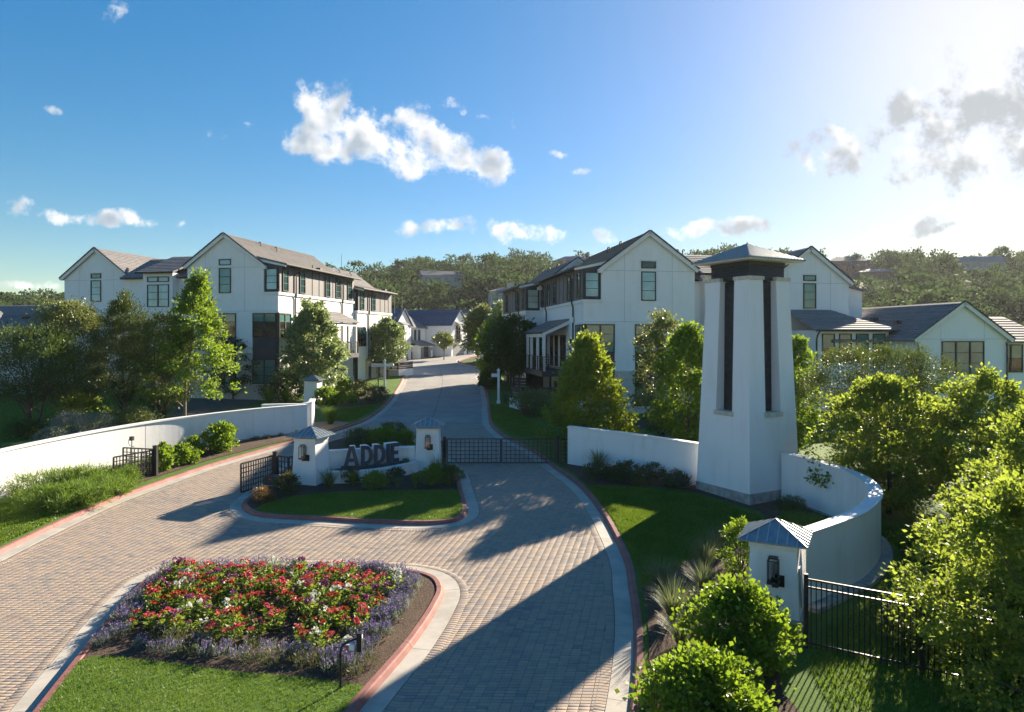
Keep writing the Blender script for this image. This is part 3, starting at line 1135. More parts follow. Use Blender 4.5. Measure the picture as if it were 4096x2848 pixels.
lw, lw_path, lw_h = sweep_wall('boundary_wall', 'long white stucco wall curving along the left edge of the drive behind the open lattice gate',
                               [GH(-420, 1925, 1.9), GH(-200, 1855, 1.9), GH(0, 1799, 1.9), GH(396, 1719, 1.86), GH(680, 1674, 1.82), GH(1019, 1634, 1.78), GH(1226, 1617, 1.75)],
                               [1.9, 1.9, 1.9, 1.86, 1.82, 1.78, 1.75], foot=(-0.02, 0.17, 0.20))
sweep_wall('garden_wall', 'short curved white wall tucked behind the far end of the long left wall',
           [GH(1251, 1597, 1.8), GH(1240, 1606, 1.8), GH(1205, 1612, 1.75), GH(1130, 1615, 1.65), GH(1050, 1617, 1.6)], [1.85, 1.78, 1.72, 1.65, 1.6], foot=(-0.15, 0.15, 0.25))
sweep_wall('boundary_wall', 'white stucco wall between the closed lattice gate and the tall tower',
           [(2.60, 31.2), (4.2, 30.0), (5.8, 28.7), (7.55, 27.1)], [1.87, 1.87, 1.86, 1.85])
WALL3 = [(10.0, 25.1), (10.45, 24.2), (10.82, 23.0), (10.98, 21.9), (10.85, 20.7), (10.4, 19.5), (9.75, 18.55), (8.86, 17.55), (7.8, 16.72), (6.75, 15.95)]
sweep_wall('boundary_wall', 'white stucco wall curving round from the tower to the nearest lantern pier', WALL3, [1.9] * 10, thick=0.26, cap_w=0.05, foot=(-0.42, 0.15, 0.22))


# ------------------------------------------------------------------ hipped metal roofs with standing seams
def seam_roof(parent, half, z0, rise, nseam, mat='metal_roof', drop=0.03):
    r = MB()
    apex = (0, 0, z0 + rise)
    c = [(-half, -half, z0), (half, -half, z0), (half, half, z0), (-half, half, z0)]
    lo = [(x, y, z0 - drop) for x, y, _ in c]
    r.v = [Vector(p) for p in lo + c + [apex]]
    r.f = [(3, 2, 1, 0)] + [(k, (k + 1) % 4, 4 + (k + 1) % 4, 4 + k) for k in range(4)] + [(4 + k, 4 + (k + 1) % 4, 8) for k in range(4)]
    roof = r.build('roof', MATS[mat], parent)
    for s in range(4):
        rot = Matrix.Rotation(s * math.pi / 2, 3, 'Z')
        for k in range(1, nseam):
            x = -half + 2 * half * k / nseam
            top = half - abs(x)          # run from the eave up to the hip
            if top < 0.05:
                continue
            zt = rise * top / half
            up = Vector((0, -rise, half)).normalized()
            p0 = rot @ (Vector((x, -half, z0)) + up * 0.012)
            p1 = rot @ (Vector((x, -half + top, z0 + zt)) + up * 0.012)
            w, h = (0.022, 0.03) if half < 1 else (0.035, 0.045)
            MB().bar(p0, p1, w, h, rot @ up).build('seam', MATS['seam_highlight'], roof)
        h0 = rot @ Vector((-half, -half, z0 + 0.01))
        MB().bar(h0, Vector((0, 0, z0 + rise + 0.012)), 0.035 * (1 if half < 1 else 1.6), 0.022).build('hip_cap', MATS[mat], roof)
    return roof


def frustum(m, w0, w1, z0, z1):
    return m.hexa([(-w0, -w0, z0), (w0, -w0, z0), (w0, w0, z0), (-w0, w0, z0)], [(-w1, -w1, z1), (w1, -w1, z1), (w1, w1, z1), (-w1, w1, z1)])


def pier(label, xy, rz, h=1.84, wb=0.56, wt=0.48, plinth=False):
    o = thing('gate_pier', label, 'pier', (xy[0], xy[1], gz(xy[1]) + 0.1), rz, 'white stucco entrance piers with metal caps')
    frustum(MB(), wb, wt, -0.15, h - 0.10).build('body', MATS['wall_stucco'], o)
    frustum(MB(), wt + 0.025, wt + 0.025, h - 0.10, h).build('cornice', MATS['trim_white'], o)
    frustum(MB(), wt - 0.03, wt - 0.03, h, h + 0.07).build('neck', MATS['bronze'], o)
    seam_roof(o, wt + 0.235, h + 0.09, 0.36, 7)
    if plinth:
        frustum(MB(), wb + 0.035, wb + 0.03, -0.16, 0.30).build('plinth', MATS['concrete_base'], o)
    return o


def lantern(label, p, zface, rz, dx=0.05, wt=0.52):
    """wall lantern on the face of a pier: p is the pier centre, the face looks along local -y"""
    o = thing('wall_lantern', label, 'lantern', (p[0], p[1], gz(p[1]) + 0.1 + zface), rz, 'lanterns on the piers')
    y = -wt
    MB().box(dx + 0.0, dx + 0.19, y - 0.005, y + 0.05, -0.02, 0.23).build('back_plate', MATS['black_metal'], o)
    MB().box(dx - 0.05, dx + 0.08, y - 0.16, y, 0.0, 0.08).build('bracket', MATS['black_metal'], o)
    MB().box(dx - 0.14, dx + 0.10, y - 0.27, y - 0.05, 0.08, 0.13).build('tray', MATS['bronze'], o)
    MB().box(dx - 0.065, dx + 0.025, y - 0.20, y - 0.12, 0.13, 0.20).build('burner', MATS['black_metal'], o)
    g = MB()
    x0, x1, y0, y1, z0, z1 = dx - 0.125, dx + 0.085, y - 0.258, y - 0.06, 0.13, 0.58
    t = 0.006
    for bx in ((x0, x1, y0, y0 + t), (x0, x1, y1 - t, y1), (x0, x0 + t, y0 + t, y1 - t), (x1 - t, x1, y0 + t, y1 - t)):
        MB().box(*bx, z0, z1).build('glass', MATS['clear_glass'], o)
    for cx in (x0, x1):
        for cy in (y0, y1):
            MB().box(cx - 0.009, cx + 0.009, cy - 0.009, cy + 0.009, z0, z1).build('frame_bar', MATS['bronze'], o)
    for a in (((x0, y0), (x1, y0)), ((x0, y1), (x1, y1)), ((x0, y0), (x0, y1)), ((x1, y0), (x1, y1))):
        MB().bar((*a[0], z1), (*a[1], z1), 0.018).build('frame_bar', MATS['bronze'], o)
    MB().box(x0 + 0.01, x1 - 0.01, y0 + 0.01, y1 - 0.01, z1 + 0.055, z1 + 0.075).build('cap', MATS['bronze'], o)
    for cx in (x0 + 0.03, x1 - 0.03):
        MB().box(cx - 0.006, cx + 0.006, (y0 + y1) / 2 - 0.006, (y0 + y1) / 2 + 0.006, z1 - 0.005, z1 + 0.056).build('cap_post', MATS['bronze'], o)
    return o


PIER_A, RA = (-8.22, 27.95), R(-16)
PIER_B, RB = (-3.72, 30.45), R(1)
PIER_C, RC = (5.92, 15.32), R(-28)
PIER_D, RD = (-14.62, 50.2), R(-6)
pier('white lantern pier left of the letter sign with a blue metal cap', PIER_A, RA)
pier('white lantern pier between the letter sign and the closed gate', PIER_B, RB)
pier('nearest white lantern pier beside the black picket fence', PIER_C, RC, plinth=True)
pier('small plain white pier with metal cap beyond the left wall', PIER_D, RD, h=1.95)
lantern('clear glass lantern on the pier left of the letter sign', PIER_A, 0.98, RA)
lantern('clear glass lantern on the pier beside the closed gate', PIER_B, 0.92, RB)
lantern('large clear glass lantern on the nearest pier', PIER_C, 0.98, RC)
m = MB()
o = thing('access_panel', 'flush white access panel on the side of the nearest pier', 'panel', (PIER_C[0], PIER_C[1], gz(PIER_C[1]) + 0.1), RC)
m.hexa([(0.545, -0.3, 0.55), (0.565, -0.3, 0.55), (0.565, 0.18, 0.55), (0.545, 0.18, 0.55)], [(0.50, -0.3, 1.35), (0.52, -0.3, 1.35), (0.52, 0.18, 1.35), (0.50, 0.18, 1.35)])
m.build('plate', MATS['white_metal'], o)
MB().bar((0.567, -0.315, 0.5), (0.522, -0.315, 1.36), 0.012).build('conduit', MATS['bronze'], o)

# ------------------------------------------------------------------ tower
TA = 1.33
tc_ang = math.atan2(0.48, 0.877)
tcx = 8.5 + TA * (0.877 - 0.48)
tcy = 24.4 + TA * (0.48 + 0.877)
tower = thing('entry_tower', 'tall white tapered tower with four corner buttresses, dark slate core and hipped metal roof', 'tower', (tcx, tcy, gz(tcy)), tc_ang)
ZT, ZS = 8.20, 3.30
TT = 1.06


def tw(z):
    return TA + (TT - TA) * (z - 0.35) / (ZT - 0.35)


frustum(MB(), TA + 0.015, TA + 0.01, -0.3, 0.47).build('plinth', MATS['concrete_base'], tower)
frustum(MB(), tw(0.47), tw(ZS), 0.47, ZS).build('shaft', MATS['stucco'], tower)
fr = 0.335
for sx in (-1, 1):
    for sy in (-1, 1):
        def cor(z):
            w = tw(z)
            i = w - fr * 2 * w * (1.0 if True else 1)
            return [(sx * i, sy * i, z), (sx * w, sy * i, z), (sx * w, sy * w, z), (sx * i, sy * w, z)]
        b = MB().hexa(cor(ZS), cor(ZT)).build('buttress', MATS['stucco'], tower)
        w = tw(ZT)
        i = w - fr * 2 * w
        n3 = 2
        for a in range(n3):
            x0 = i - 0.03 + (w - i + 0.08) * a / n3
            x1 = i - 0.03 + (w - i + 0.08) * (a + 1) / n3 - 0.008
            MB().box(sx * x0, sx * x1, sy * (i - 0.03), sy * (w + 0.05), ZT, ZT + 0.135).build('cap_stone', MATS['limestone'], tower)
CW = 0.93
m = MB()
frustum(m, CW - 0.12, CW - 0.12, ZS, ZT - 0.02)
m.build('slate_core', MATS['slate_clad'], tower)
# slate shingles laid in courses round the head of the core
zc, ncs = ZT - 0.02, 7
core = frustum(MB(), CW, CW, ZT + 0.02, 9.0).build('slate_head', MATS['slate_clad'], tower)
for s in range(4):
    rot = Matrix.Rotation(s * math.pi / 2, 3, 'Z')
    for r_ in range(4):
        z0 = ZT + 0.145 + r_ * 0.115
        n = 11
        for k in range(n):
            x0 = -CW + 2 * CW * (k + (0.5 if r_ % 2 else 0.0)) / n
            x1 = min(x0 + 2 * CW / n - 0.006, CW)
            if x1 - x0 < 0.03:
                continue
            pr = 0.012 + 0.006 * rnd.random()
            mm = MB()
            pts = [(x0, -CW - pr, z0), (x1, -CW - pr, z0), (x1, -CW, z0), (x0, -CW, z0)]
            top = [(x0, -CW - 0.004, z0 + 0.115), (x1, -CW - 0.004, z0 + 0.115), (x1, -CW, z0 + 0.115), (x0, -CW, z0 + 0.115)]
            mm.hexa([rot @ Vector(p) for p in pts], [rot @ Vector(p) for p in top])
            mm.build('slate_shingle', MATS['slate_clad'], core)
frustum(MB(), CW + 0.03, CW + 0.03, 8.78, 8.97).build('frieze', MATS['bronze'], tower)
frustum(MB(), 1.41, 1.45, 8.90, 8.945).build('soffit', MATS['trim_white'], tower)
seam_roof(tower, 1.48, 8.97, 0.70, 17)
MB().tube([(0, 0, 9.64), (0, 0, 9.70), (0, 0, 9.74)], [0.03, 0.035, 0.01], 8).build('finial', MATS['metal_roof'], tower)
for s in range(4):
    rot = Matrix.Rotation(s * math.pi / 2, 3, 'Z')
    w = tw(ZS)
    sl = fr * 2 * w
    half = w - sl + 0.07
    for k in range(2):
        x0, x1 = (-half, -0.004) if k == 0 else (0.004, half)
        b = [rot @ Vector(p) for p in ((x0, -w - 0.05, ZS - 0.14), (x1, -w - 0.05, ZS - 0.14), (x1, -0.7, ZS - 0.14), (x0, -0.7, ZS - 0.14))]
        t = [p + Vector((0, 0, 0.17)) for p in b]
        MB().hexa(b, t).build('sill_stone', MATS['limestone'], tower)

# ------------------------------------------------------------------ lattice gates
def lattice(parent, p, q, z0, z1, cols, rows_, wbar=0.032, frame=0.055, dp=0.028, mat='black_metal'):
    """square lattice between two plan points (local), one mesh for every bar"""
    p, q = Vector((*p, 0)), Vector((*q, 0))
    mt = MATS[mat]
    up = Vector((0, 0, 1))
    d = (q - p)

    def P(u, z):
        return p + d * u + up * (z + SLOPE_LOCAL(p + d * u, parent))
    MB().bar(P(0, z0), P(0, z1), frame, frame).build('stile', mt, parent)
    MB().bar(P(1, z0), P(1, z1), frame, frame).build('stile', mt, parent)
    MB().bar(P(0, z0), P(1, z0), frame * 0.8, frame).build('rail', mt, parent)
    MB().bar(P(0, z1), P(1, z1), frame * 0.8, frame).build('rail', mt, parent)
    for k in range(1, cols):
        u = k / cols
        MB().bar(P(u, z0 + frame / 2), P(u, z1 - frame / 2), dp, wbar, d).build('lattice_bar', mt, parent)
    for k in range(1, rows_):
        z = z0 + (z1 - z0) * k / rows_
        MB().bar(P(frame / d.length, z), P(1 - frame / d.length, z), dp * 0.6, wbar).build('lattice_bar', mt, parent)


def SLOPE_LOCAL(v, parent):
    return 0.0


def post(parent, x, y, w, z1, z0=-0.3):
    MB().box(x - w / 2, x + w / 2, y - w / 2, y + w / 2, z0, z1).build('post', MATS['black_metal'], parent)
    MB().box(x - w / 2 - 0.012, x + w / 2 + 0.012, y - w / 2 - 0.012, y + w / 2 + 0.012, z1, z1 + 0.025).build('post_cap', MATS['black_metal'], parent)


gy0 = 31.6
gate = thing('lattice_gate', 'closed black double gate of square lattice across the right lane', 'gate', (-0.5, gy0, gz(gy0)))
post(gate, -2.62, 0, 0.15, 1.28)
post(gate, 2.62, 0, 0.15, 1.28)
lattice(gate, (-2.50, 0.0), (-0.03, 0.02), 0.10, 1.20, 12, 6)
lattice(gate, (0.03, 0.02), (2.50, 0.0), 0.10, 1.20, 12, 6)
g2_ = thing('lattice_fence', 'narrow black lattice panel between the closed gate and the sign pier', 'fence', (-3.2, 31.35, gz(31.4)))
lattice(g2_, (-0.05, -0.6), (0.04, 0.22), 0.12, 1.18, 4, 6)
g3_ = thing('lattice_fence', 'narrow black lattice panel between the closed gate and the right wall', 'fence', (2.2, gy0, gz(gy0)))
lattice(g3_, (0.06, 0.0), (0.46, 0.05), 0.12, 1.18, 2, 6)

ga = thing('lattice_gate', 'open black lattice gate leaf standing beside the letter sign pier', 'gate', (-9.68, 27.9, gz(27.9)))
post(ga, 0, 0, 0.16, 1.34)
lattice(ga, (-0.10, -0.06), (-0.66, -1.86), 0.12, 1.2, 13, 6)
gp = thing('lattice_fence', 'black lattice corner panel between open gate leaf and sign pier', 'fence', (-9.58, 27.9, gz(27.9)))
lattice(gp, (0.02, 0.0), (0.52, -0.28), 0.12, 1.18, 3, 5)
lattice(gp, (0.55, -0.27), (0.72, 0.02), 0.12, 1.18, 2, 5)
PGL = (-15.1, 28.9)
gb = thing('lattice_gate', 'open black lattice gate leaf folded back along the long left wall', 'gate', (PGL[0], PGL[1], gz(PGL[1]) + 0.05))
post(gb, 0, 0, 0.16, 1.34)
lattice(gb, (-0.06, -0.12), (-0.72, -1.80), 0.10, 1.18, 13, 6)
gq = thing('lattice_fence', 'black lattice panel joining the far open gate leaf to the left wall', 'fence', (PGL[0], PGL[1], gz(PGL[1]) + 0.05))
lattice(gq, (-0.10, 0.02), (-1.62, 0.45), 0.12, 1.2, 8, 6)


def operator_box(label, xy, rz, s=1.0):
    o = thing('gate_operator', label, 'gate motor', (xy[0], xy[1], gz(xy[1]) + 0.12), rz)
    w, d, h = 0.33 * s, 0.22 * s, 0.34 * s
    prof = [(-w, 0.0), (w, 0.0), (w, h * 0.62)]
    for k in range(1, 8):
        t = math.pi / 2 * k / 8
        prof.append((w * 0.35 + w * 0.65 * math.cos(t), h * 0.62 + h * 0.42 * math.sin(t)))
    for k in range(1, 8):
        t = math.pi / 2 + math.pi / 2 * k / 8
        prof.append((-w * 0.35 + w * 0.65 * math.cos(t), h * 0.62 + h * 0.42 * math.sin(t)))
    prof.append((-w, h * 0.62))
    MB().prism([(x, -d, 0.14 + z) for x, z in prof], (0, 2 * d, 0)).build('cover', MATS['operator_green'], o)
    ov = []
    for k in range(12):
        t = 2 * math.pi * k / 12
        ov.append((0.065 * s * math.cos(t), -d - 0.004, 0.14 + h * 0.68 + 0.02 * s * math.sin(t)))
    MB().prism(ov, (0, -0.004, 0)).build('badge', MATS['red_print'], o)
    MB().box(-w * 1.05, w * 1.05, -d * 1.05, d * 1.05, 0.10, 0.14).build('tray', MATS['concrete_base'], o)
    for sx in (-1, 1):
        MB().box(sx * w * 0.7 - 0.025, sx * w * 0.7 + 0.025, -0.03, 0.03, -0.2, 0.10).build('leg', MATS['concrete_base'], o)
    MB().bar((w, -d - 0.02, 0.12), (w * 1.7, -d - 0.1, 0.09), 0.03).build('arm', MATS['white_metal'], o)
    return o


operator_box('rounded dark green gate motor housing beside the letter sign pier', (-9.45, 27.0), R(-12))
operator_box('dark gate motor housing behind the far open gate leaf', (-16.0, 28.35), R(60))
cp = thing('gate_camera', 'small black camera on a thin post against the long left wall', 'camera', (-16.35, 29.35, gz(29.3) + 0.1))
MB().tube([(0, 0, -0.1), (0, 0, 1.45)], 0.018, 6).build('pole', MATS['black_metal'], cp)
MB().box(-0.06, 0.08, -0.1, 0.05, 1.45, 1.62).build('housing', MATS['black_metal'], cp)
MB().tube([(0, 0.02, 1.5), (-0.14, 0.02, 1.48), (-0.16, 0.02, 1.35), (-0.1, 0.02, 1.22), (0.1, 0.02, 1.17)], 0.012, 5).build('cable', MATS['black_metal'], cp)

# ------------------------------------------------------------------ letter sign
sb = sweep_wall('sign_wall', 'curved white backing wall behind the dark ADDIE letters', [(-7.75, 28.55), (-6.9, 29.25), (-5.9, 29.75), (-5.0, 29.98), (-4.25, 29.98)], [1.28, 1.2, 1.16, 1.16, 1.18], thick=0.2)
sf = sweep_wall('planter_wall', 'low curved white planter wall in front of the dark ADDIE letters', [(-7.62, 27.75), (-6.6, 27.75), (-5.6, 28.15), (-4.7, 28.95), (-4.15, 29.75)], [0.60] * 5, thick=0.2, cap_h=0.05, cap_w=0.04)
sheet('planting_bed', [(-7.6, 27.85), (-6.6, 27.85), (-5.6, 28.25), (-4.7, 29.05), (-4.3, 29.8), (-5.0, 29.9), (-5.9, 29.65), (-6.9, 29.15), (-7.6, 28.6)], 0.46, 'mulch')


def glyph(ch, w, h, t):
    """closed outlines (outer, holes) of one block letter, drawn in x-z"""
    if ch == 'I':
        return [[(0, 0), (t, 0), (t, h), (0, h)]], t
    if ch == 'E':
        a = w * 0.78
        return [[(0, 0), (a, 0), (a, t), (t, t), (t, h / 2 - t / 2), (a * 0.9, h / 2 - t / 2), (a * 0.9, h / 2 + t / 2), (t, h / 2 + t / 2), (t, h - t), (a, h - t), (a, h), (0, h)]], a
    if ch == 'A':
        x = t * 1.05
        c = w / 2
        # left limb, right limb, crossbar: three convex pieces that butt together
        zb0, zb1 = h * 0.20, h * 0.38
        tl, tr = c - t * 0.62, c + t * 0.62

        def li(z):   # inner edge of the left limb
            return x + (c - x) * z / (h * 0.80)
        return [[(0, 0), (x, 0), (c, h * 0.80), (c, h), (tl, h)], [(w - x, 0), (w, 0), (tr, h), (c, h), (c, h * 0.80)],
                [(li(zb0), zb0), (w - li(zb0), zb0), (w - li(zb1), zb1), (li(zb1), zb1)]], w
    if ch == 'D':
        n = 9
        outer, inner = [], []
        rx, rz = w * 0.60, h / 2
        for k in range(n + 1):
            a = -math.pi / 2 + math.pi * k / n
            outer.append((w - rx + rx * math.cos(a), rz + rz * math.sin(a)))
            inner.append((w - rx + (rx - t) * math.cos(a), rz + (rz - t) * math.sin(a)))
        pieces = [[(0, 0), (t, 0), (t, h), (0, h)], [(t, 0), outer[0], inner[0], (t, t)], [(t, h - t), inner[-1], outer[-1], (t, h)]]
        for k in range(n):
            pieces.append([outer[k], outer[k + 1], inner[k + 1], inner[k]])
        return pieces, w


sign = thing('letter_sign', 'free-standing dark block letters reading ADDIE on a curved dark rail', 'sign', (-5.85, 28.75, gz(28.75) + 0.12))
arc = catmull([(-7.06, 28.22), (-6.3, 28.38), (-5.6, 28.72), (-5.0, 29.2), (-4.72, 29.52)], 0.03)
arcs = np.concatenate([[0], np.cumsum(np.linalg.norm(np.diff(arc, axis=0), axis=1))])
sx0, sy0, sz0 = sign.location
mm = MB()
for k in range(0, len(arc) - 4, 4):
    a, b = arc[k], arc[min(k + 4, len(arc) - 1)]
    mm.bar((a[0] - sx0, a[1] - sy0, 0.50), (b[0] - sx0, b[1] - sy0, 0.50), 0.16, 0.10)
mm.build('rail', MATS['sign_face'], sign)
H_, T_ = 0.82, 0.165
cur = 0.10
for ch in 'ADDIE':
    w = {'A': 0.64, 'D': 0.50, 'I': 0.17, 'E': 0.50}[ch]
    pieces, adv = glyph(ch, w, H_, T_)
    mid = cur + adv / 2
    x = np.interp(mid, arcs, arc[:, 0])
    y = np.interp(mid, arcs, arc[:, 1])
    x2 = np.interp(mid + 0.05, arcs, arc[:, 0])
    y2 = np.interp(mid + 0.05, arcs, arc[:, 1])
    th = math.atan2(y2 - y, x2 - x) * 0.75
    c_, s_ = math.cos(th), math.sin(th)

    def loc(px_, pz_, py_):
        lx = px_ - adv / 2
        return (x - sx0 + lx * c_ - py_ * s_, y - sy0 + lx * s_ + py_ * c_, 0.55 + pz_)
    back, face = MB(), MB()
    for pc in pieces:
        back.prism([loc(a, b, 0.0) for a, b in pc], (-s_ * 0.34, c_ * 0.34, 0))
        face.prism([loc(a, b, -0.035) for a, b in pc], (-s_ * 0.034, c_ * 0.034, 0))
    le = face.build('letter', MATS['sign_face'], sign)
    back.build('letter_return', MATS['white_metal'], le)
    cur += adv + 0.05
# ------------------------------------------------------------------ houses
class House:
    """a house in its own frame: x runs along the front gable away from the street (times m), y along the street, z up"""
    def __init__(self, name, label, xy, z0, rz, m=1, group=None, cat='house'):
        self.o = thing(name, label, cat, (xy[0], xy[1], z0), rz, group)
        self.m = m

    def box(self, name, t0, t1, s0, s1, z0, z1, mat, parent=None):
        return MB().box(self.m * t0, self.m * t1, s0, s1, z0, z1).build(name, MATS[mat], parent or self.o)

    def pt(self, t, s, z):
        return (self.m * t, s, z)

    def gable_wall(self, name, prof, s0, s1, mat):
        """polygon in (t, z) extruded along the street"""
        return MB().prism([self.pt(t, s0, z) for t, z in prof], (0, s1 - s0, 0)).build(name, MATS[mat], self.o)

    def side_wall(self, name, prof, t0, t1, mat):
        """polygon in (s, z) extruded away from the street"""
        return MB().prism([self.pt(t0, s, z) for s, z in prof], (self.m * (t1 - t0), 0, 0)).build(name, MATS[mat], self.o)

    def slope(self, e0, e1, r1, r0, n=0, mat='roof_tile', th=0.10, roof=None):
        """one roof plane: eave e0-e1, top edge r0-r1, laid in n courses"""
        e0, e1, r0, r1 = [Vector(self.pt(*p)) for p in (e0, e1, r0, r1)]
        nr = (e1 - e0).cross(r0 - e0).normalized()
        if nr.z < 0:
            nr = -nr
        m_ = MB().hexa([e0 - nr * th, e1 - nr * th, r1 - nr * th, r0 - nr * th], [e0, e1, r1, r0])
        r = m_.build('roof' if roof is None else 'roof_plane', MATS[mat], self.o if roof is None else roof)
        holder = r if roof is None else roof
        for k in range(n):
            a, b = k / n, min(1.0, (k + 1.12) / n)
            p0, p1 = e0.lerp(r0, a), e1.lerp(r1, a)
            q0, q1 = e0.lerp(r0, b), e1.lerp(r1, b)
            lo, hi = 0.050, 0.012
            MB().hexa([p0 + nr * 0.004, p1 + nr * 0.004, q1 + nr * 0.004, q0 + nr * 0.004],
                      [p0 + nr * lo, p1 + nr * lo, q1 + nr * hi, q0 + nr * hi]).build('tile_course', MATS[mat], holder)
        return holder

    def rake(self, p, q, s, w=0.26, th=0.05, mat='trim_white'):
        """bargeboard on a gable with a dark drip edge above it"""
        a, b = Vector(self.pt(p[0], s, p[1])), Vector(self.pt(q[0], s, q[1]))
        d = (b - a).normalized()
        up = Vector((0, 1, 0)).cross(d)
        if up.z < 0:
            up = -up
        off = Vector((0, -th, 0))
        MB().hexa([a - up * w, b - up * w, b, a], [x + off for x in (a - up * w, b - up * w, b, a)]).build('bargeboard', MATS[mat], self.o)
        off2 = Vector((0, -th - 0.06, 0))
        MB().hexa([a, b, b + up * 0.09, a + up * 0.09], [x + off2 for x in (a, b, b + up * 0.09, a + up * 0.09)]).build('drip_edge', MATS['bronze'], self.o)

    def win(self, face, plane, a0, a1, z0, z1, cols=1, rows=3, glass='pane_teal', fw=0.065, top=None, mid=0.10, trim=True, shade=None):
        """window on a face 'g' (looks back along -y) or 't' (looks to the street) or 'b' (looks away from the street)"""
        def P(a, z, o):
            if face == 'g':
                return Vector(self.pt(a, plane - o, z))
            if face == 't':
                return Vector(self.pt(plane - o, a, z))
            return Vector(self.pt(plane + o, a, z))

        def bx(mb, a0_, a1_, z0_, z1_, o0, o1):
            return mb.hexa([P(a0_, z0_, o0), P(a1_, z0_, o0), P(a1_, z0_, o1), P(a0_, z0_, o1)], [P(a0_, z1_, o0), P(a1_, z1_, o0), P(a1_, z1_, o1), P(a0_, z1_, o1)])
        f = MB()
        d = 0.075
        bx(f, a0, a1, z0, z0 + fw, 0.0, d)
        bx(f, a0, a1, z1 - fw, z1, 0.0, d)
        bx(f, a0, a0 + fw, z0 + fw, z1 - fw, 0.0, d)
        bx(f, a1 - fw, a1, z0 + fw, z1 - fw, 0.0, d)
        w = (a1 - a0 - 2 * fw - (cols - 1) * mid) / cols
        spans = []
        for c in range(cols):
            x0 = a0 + fw + c * (w + mid)
            spans.append((x0, x0 + w))
            if c:
                bx(f, x0 - mid, x0, z0 + fw, z1 - fw, 0.0, d)
        hgt = (z1 - z0 - 2 * fw)
        lev = [z0 + fw + hgt * k / rows for k in range(rows + 1)]
        for c in range(cols):
            for k in range(1, rows):
                bx(f, spans[c][0], spans[c][1], lev[k] - 0.018, lev[k] + 0.018, 0.012, d - 0.02)
        wo_ = f.build('window', MATS['frame_dark'], self.o)
        for c in range(cols):
            for k in range(rows):
                g = glass if not (top and k >= rows - top[1]) else top[0]
                bx(MB(), spans[c][0], spans[c][1], lev[k] + (0.018 if k else 0), lev[k + 1] - (0.018 if k < rows - 1 else 0), 0.004, 0.022).build('pane', MATS[g], wo_)
        if trim:
            t = MB()
            bx(t, a0 - 0.09, a1 + 0.09, z1 + 0.03, z1 + 0.14, 0.0, 0.07)
            t.build('lintel', MATS['trim_white'], wo_)
        return wo_

    def joint(self, face, plane, a0, a1, z0, z1):
        w = 0.014
        if face == 'g':
            self.box('stucco_joint', a0 - (w if a0 == a1 else 0), a1 + (w if a0 == a1 else 0), plane - 0.004, plane, z0 - (w if z0 == z1 else 0), z1 + (w if z0 == z1 else 0), 'joint_grey')
        else:
            self.box('stucco_joint', plane - 0.004, plane, a0 - (w if a0 == a1 else 0), a1 + (w if a0 == a1 else 0), z0 - (w if z0 == z1 else 0), z1 + (w if z0 == z1 else 0), 'joint_grey')

    def pipe(self, pts, r=0.055, mat='bronze', name='downpipe'):
        return MB().tube([self.pt(*p) for p in pts], r, 8).build(name, MATS[mat], self.o)

    def vent(self, t, s, z, h=0.6, hook=True):
        p = [(t, s, z - 0.3), (t, s, z + h)]
        if hook:
            p += [(t + 0.05, s, z + h + 0.1), (t + 0.16, s, z + h + 0.1), (t + 0.2, s, z + h)]
        return self.pipe(p, 0.045, 'bronze', 'vent_pipe')


def railing(H, pts, z0, h=1.05, nbar=7):
    """balcony rail of horizontal rods between square posts; pts in (t, s)"""
    rl = MB()
    for i, (t, s) in enumerate(pts):
        H.box('rail_post', t - 0.03, t + 0.03, s - 0.03, s + 0.03, z0 - 0.12, z0 + h, 'black_metal')
    for a, b in zip(pts[:-1], pts[1:]):
        MB().bar(H.pt(a[0], a[1], z0 + h), H.pt(b[0], b[1], z0 + h), 0.06, 0.045).build('top_rail', MATS['black_metal'], H.o)
        for k in range(nbar):
            z = z0 + 0.12 + (h - 0.16) * k / nbar
            MB().bar(H.pt(a[0], a[1], z), H.pt(b[0], b[1], z), 0.022).build('rail_rod', MATS['black_metal'], H.o)


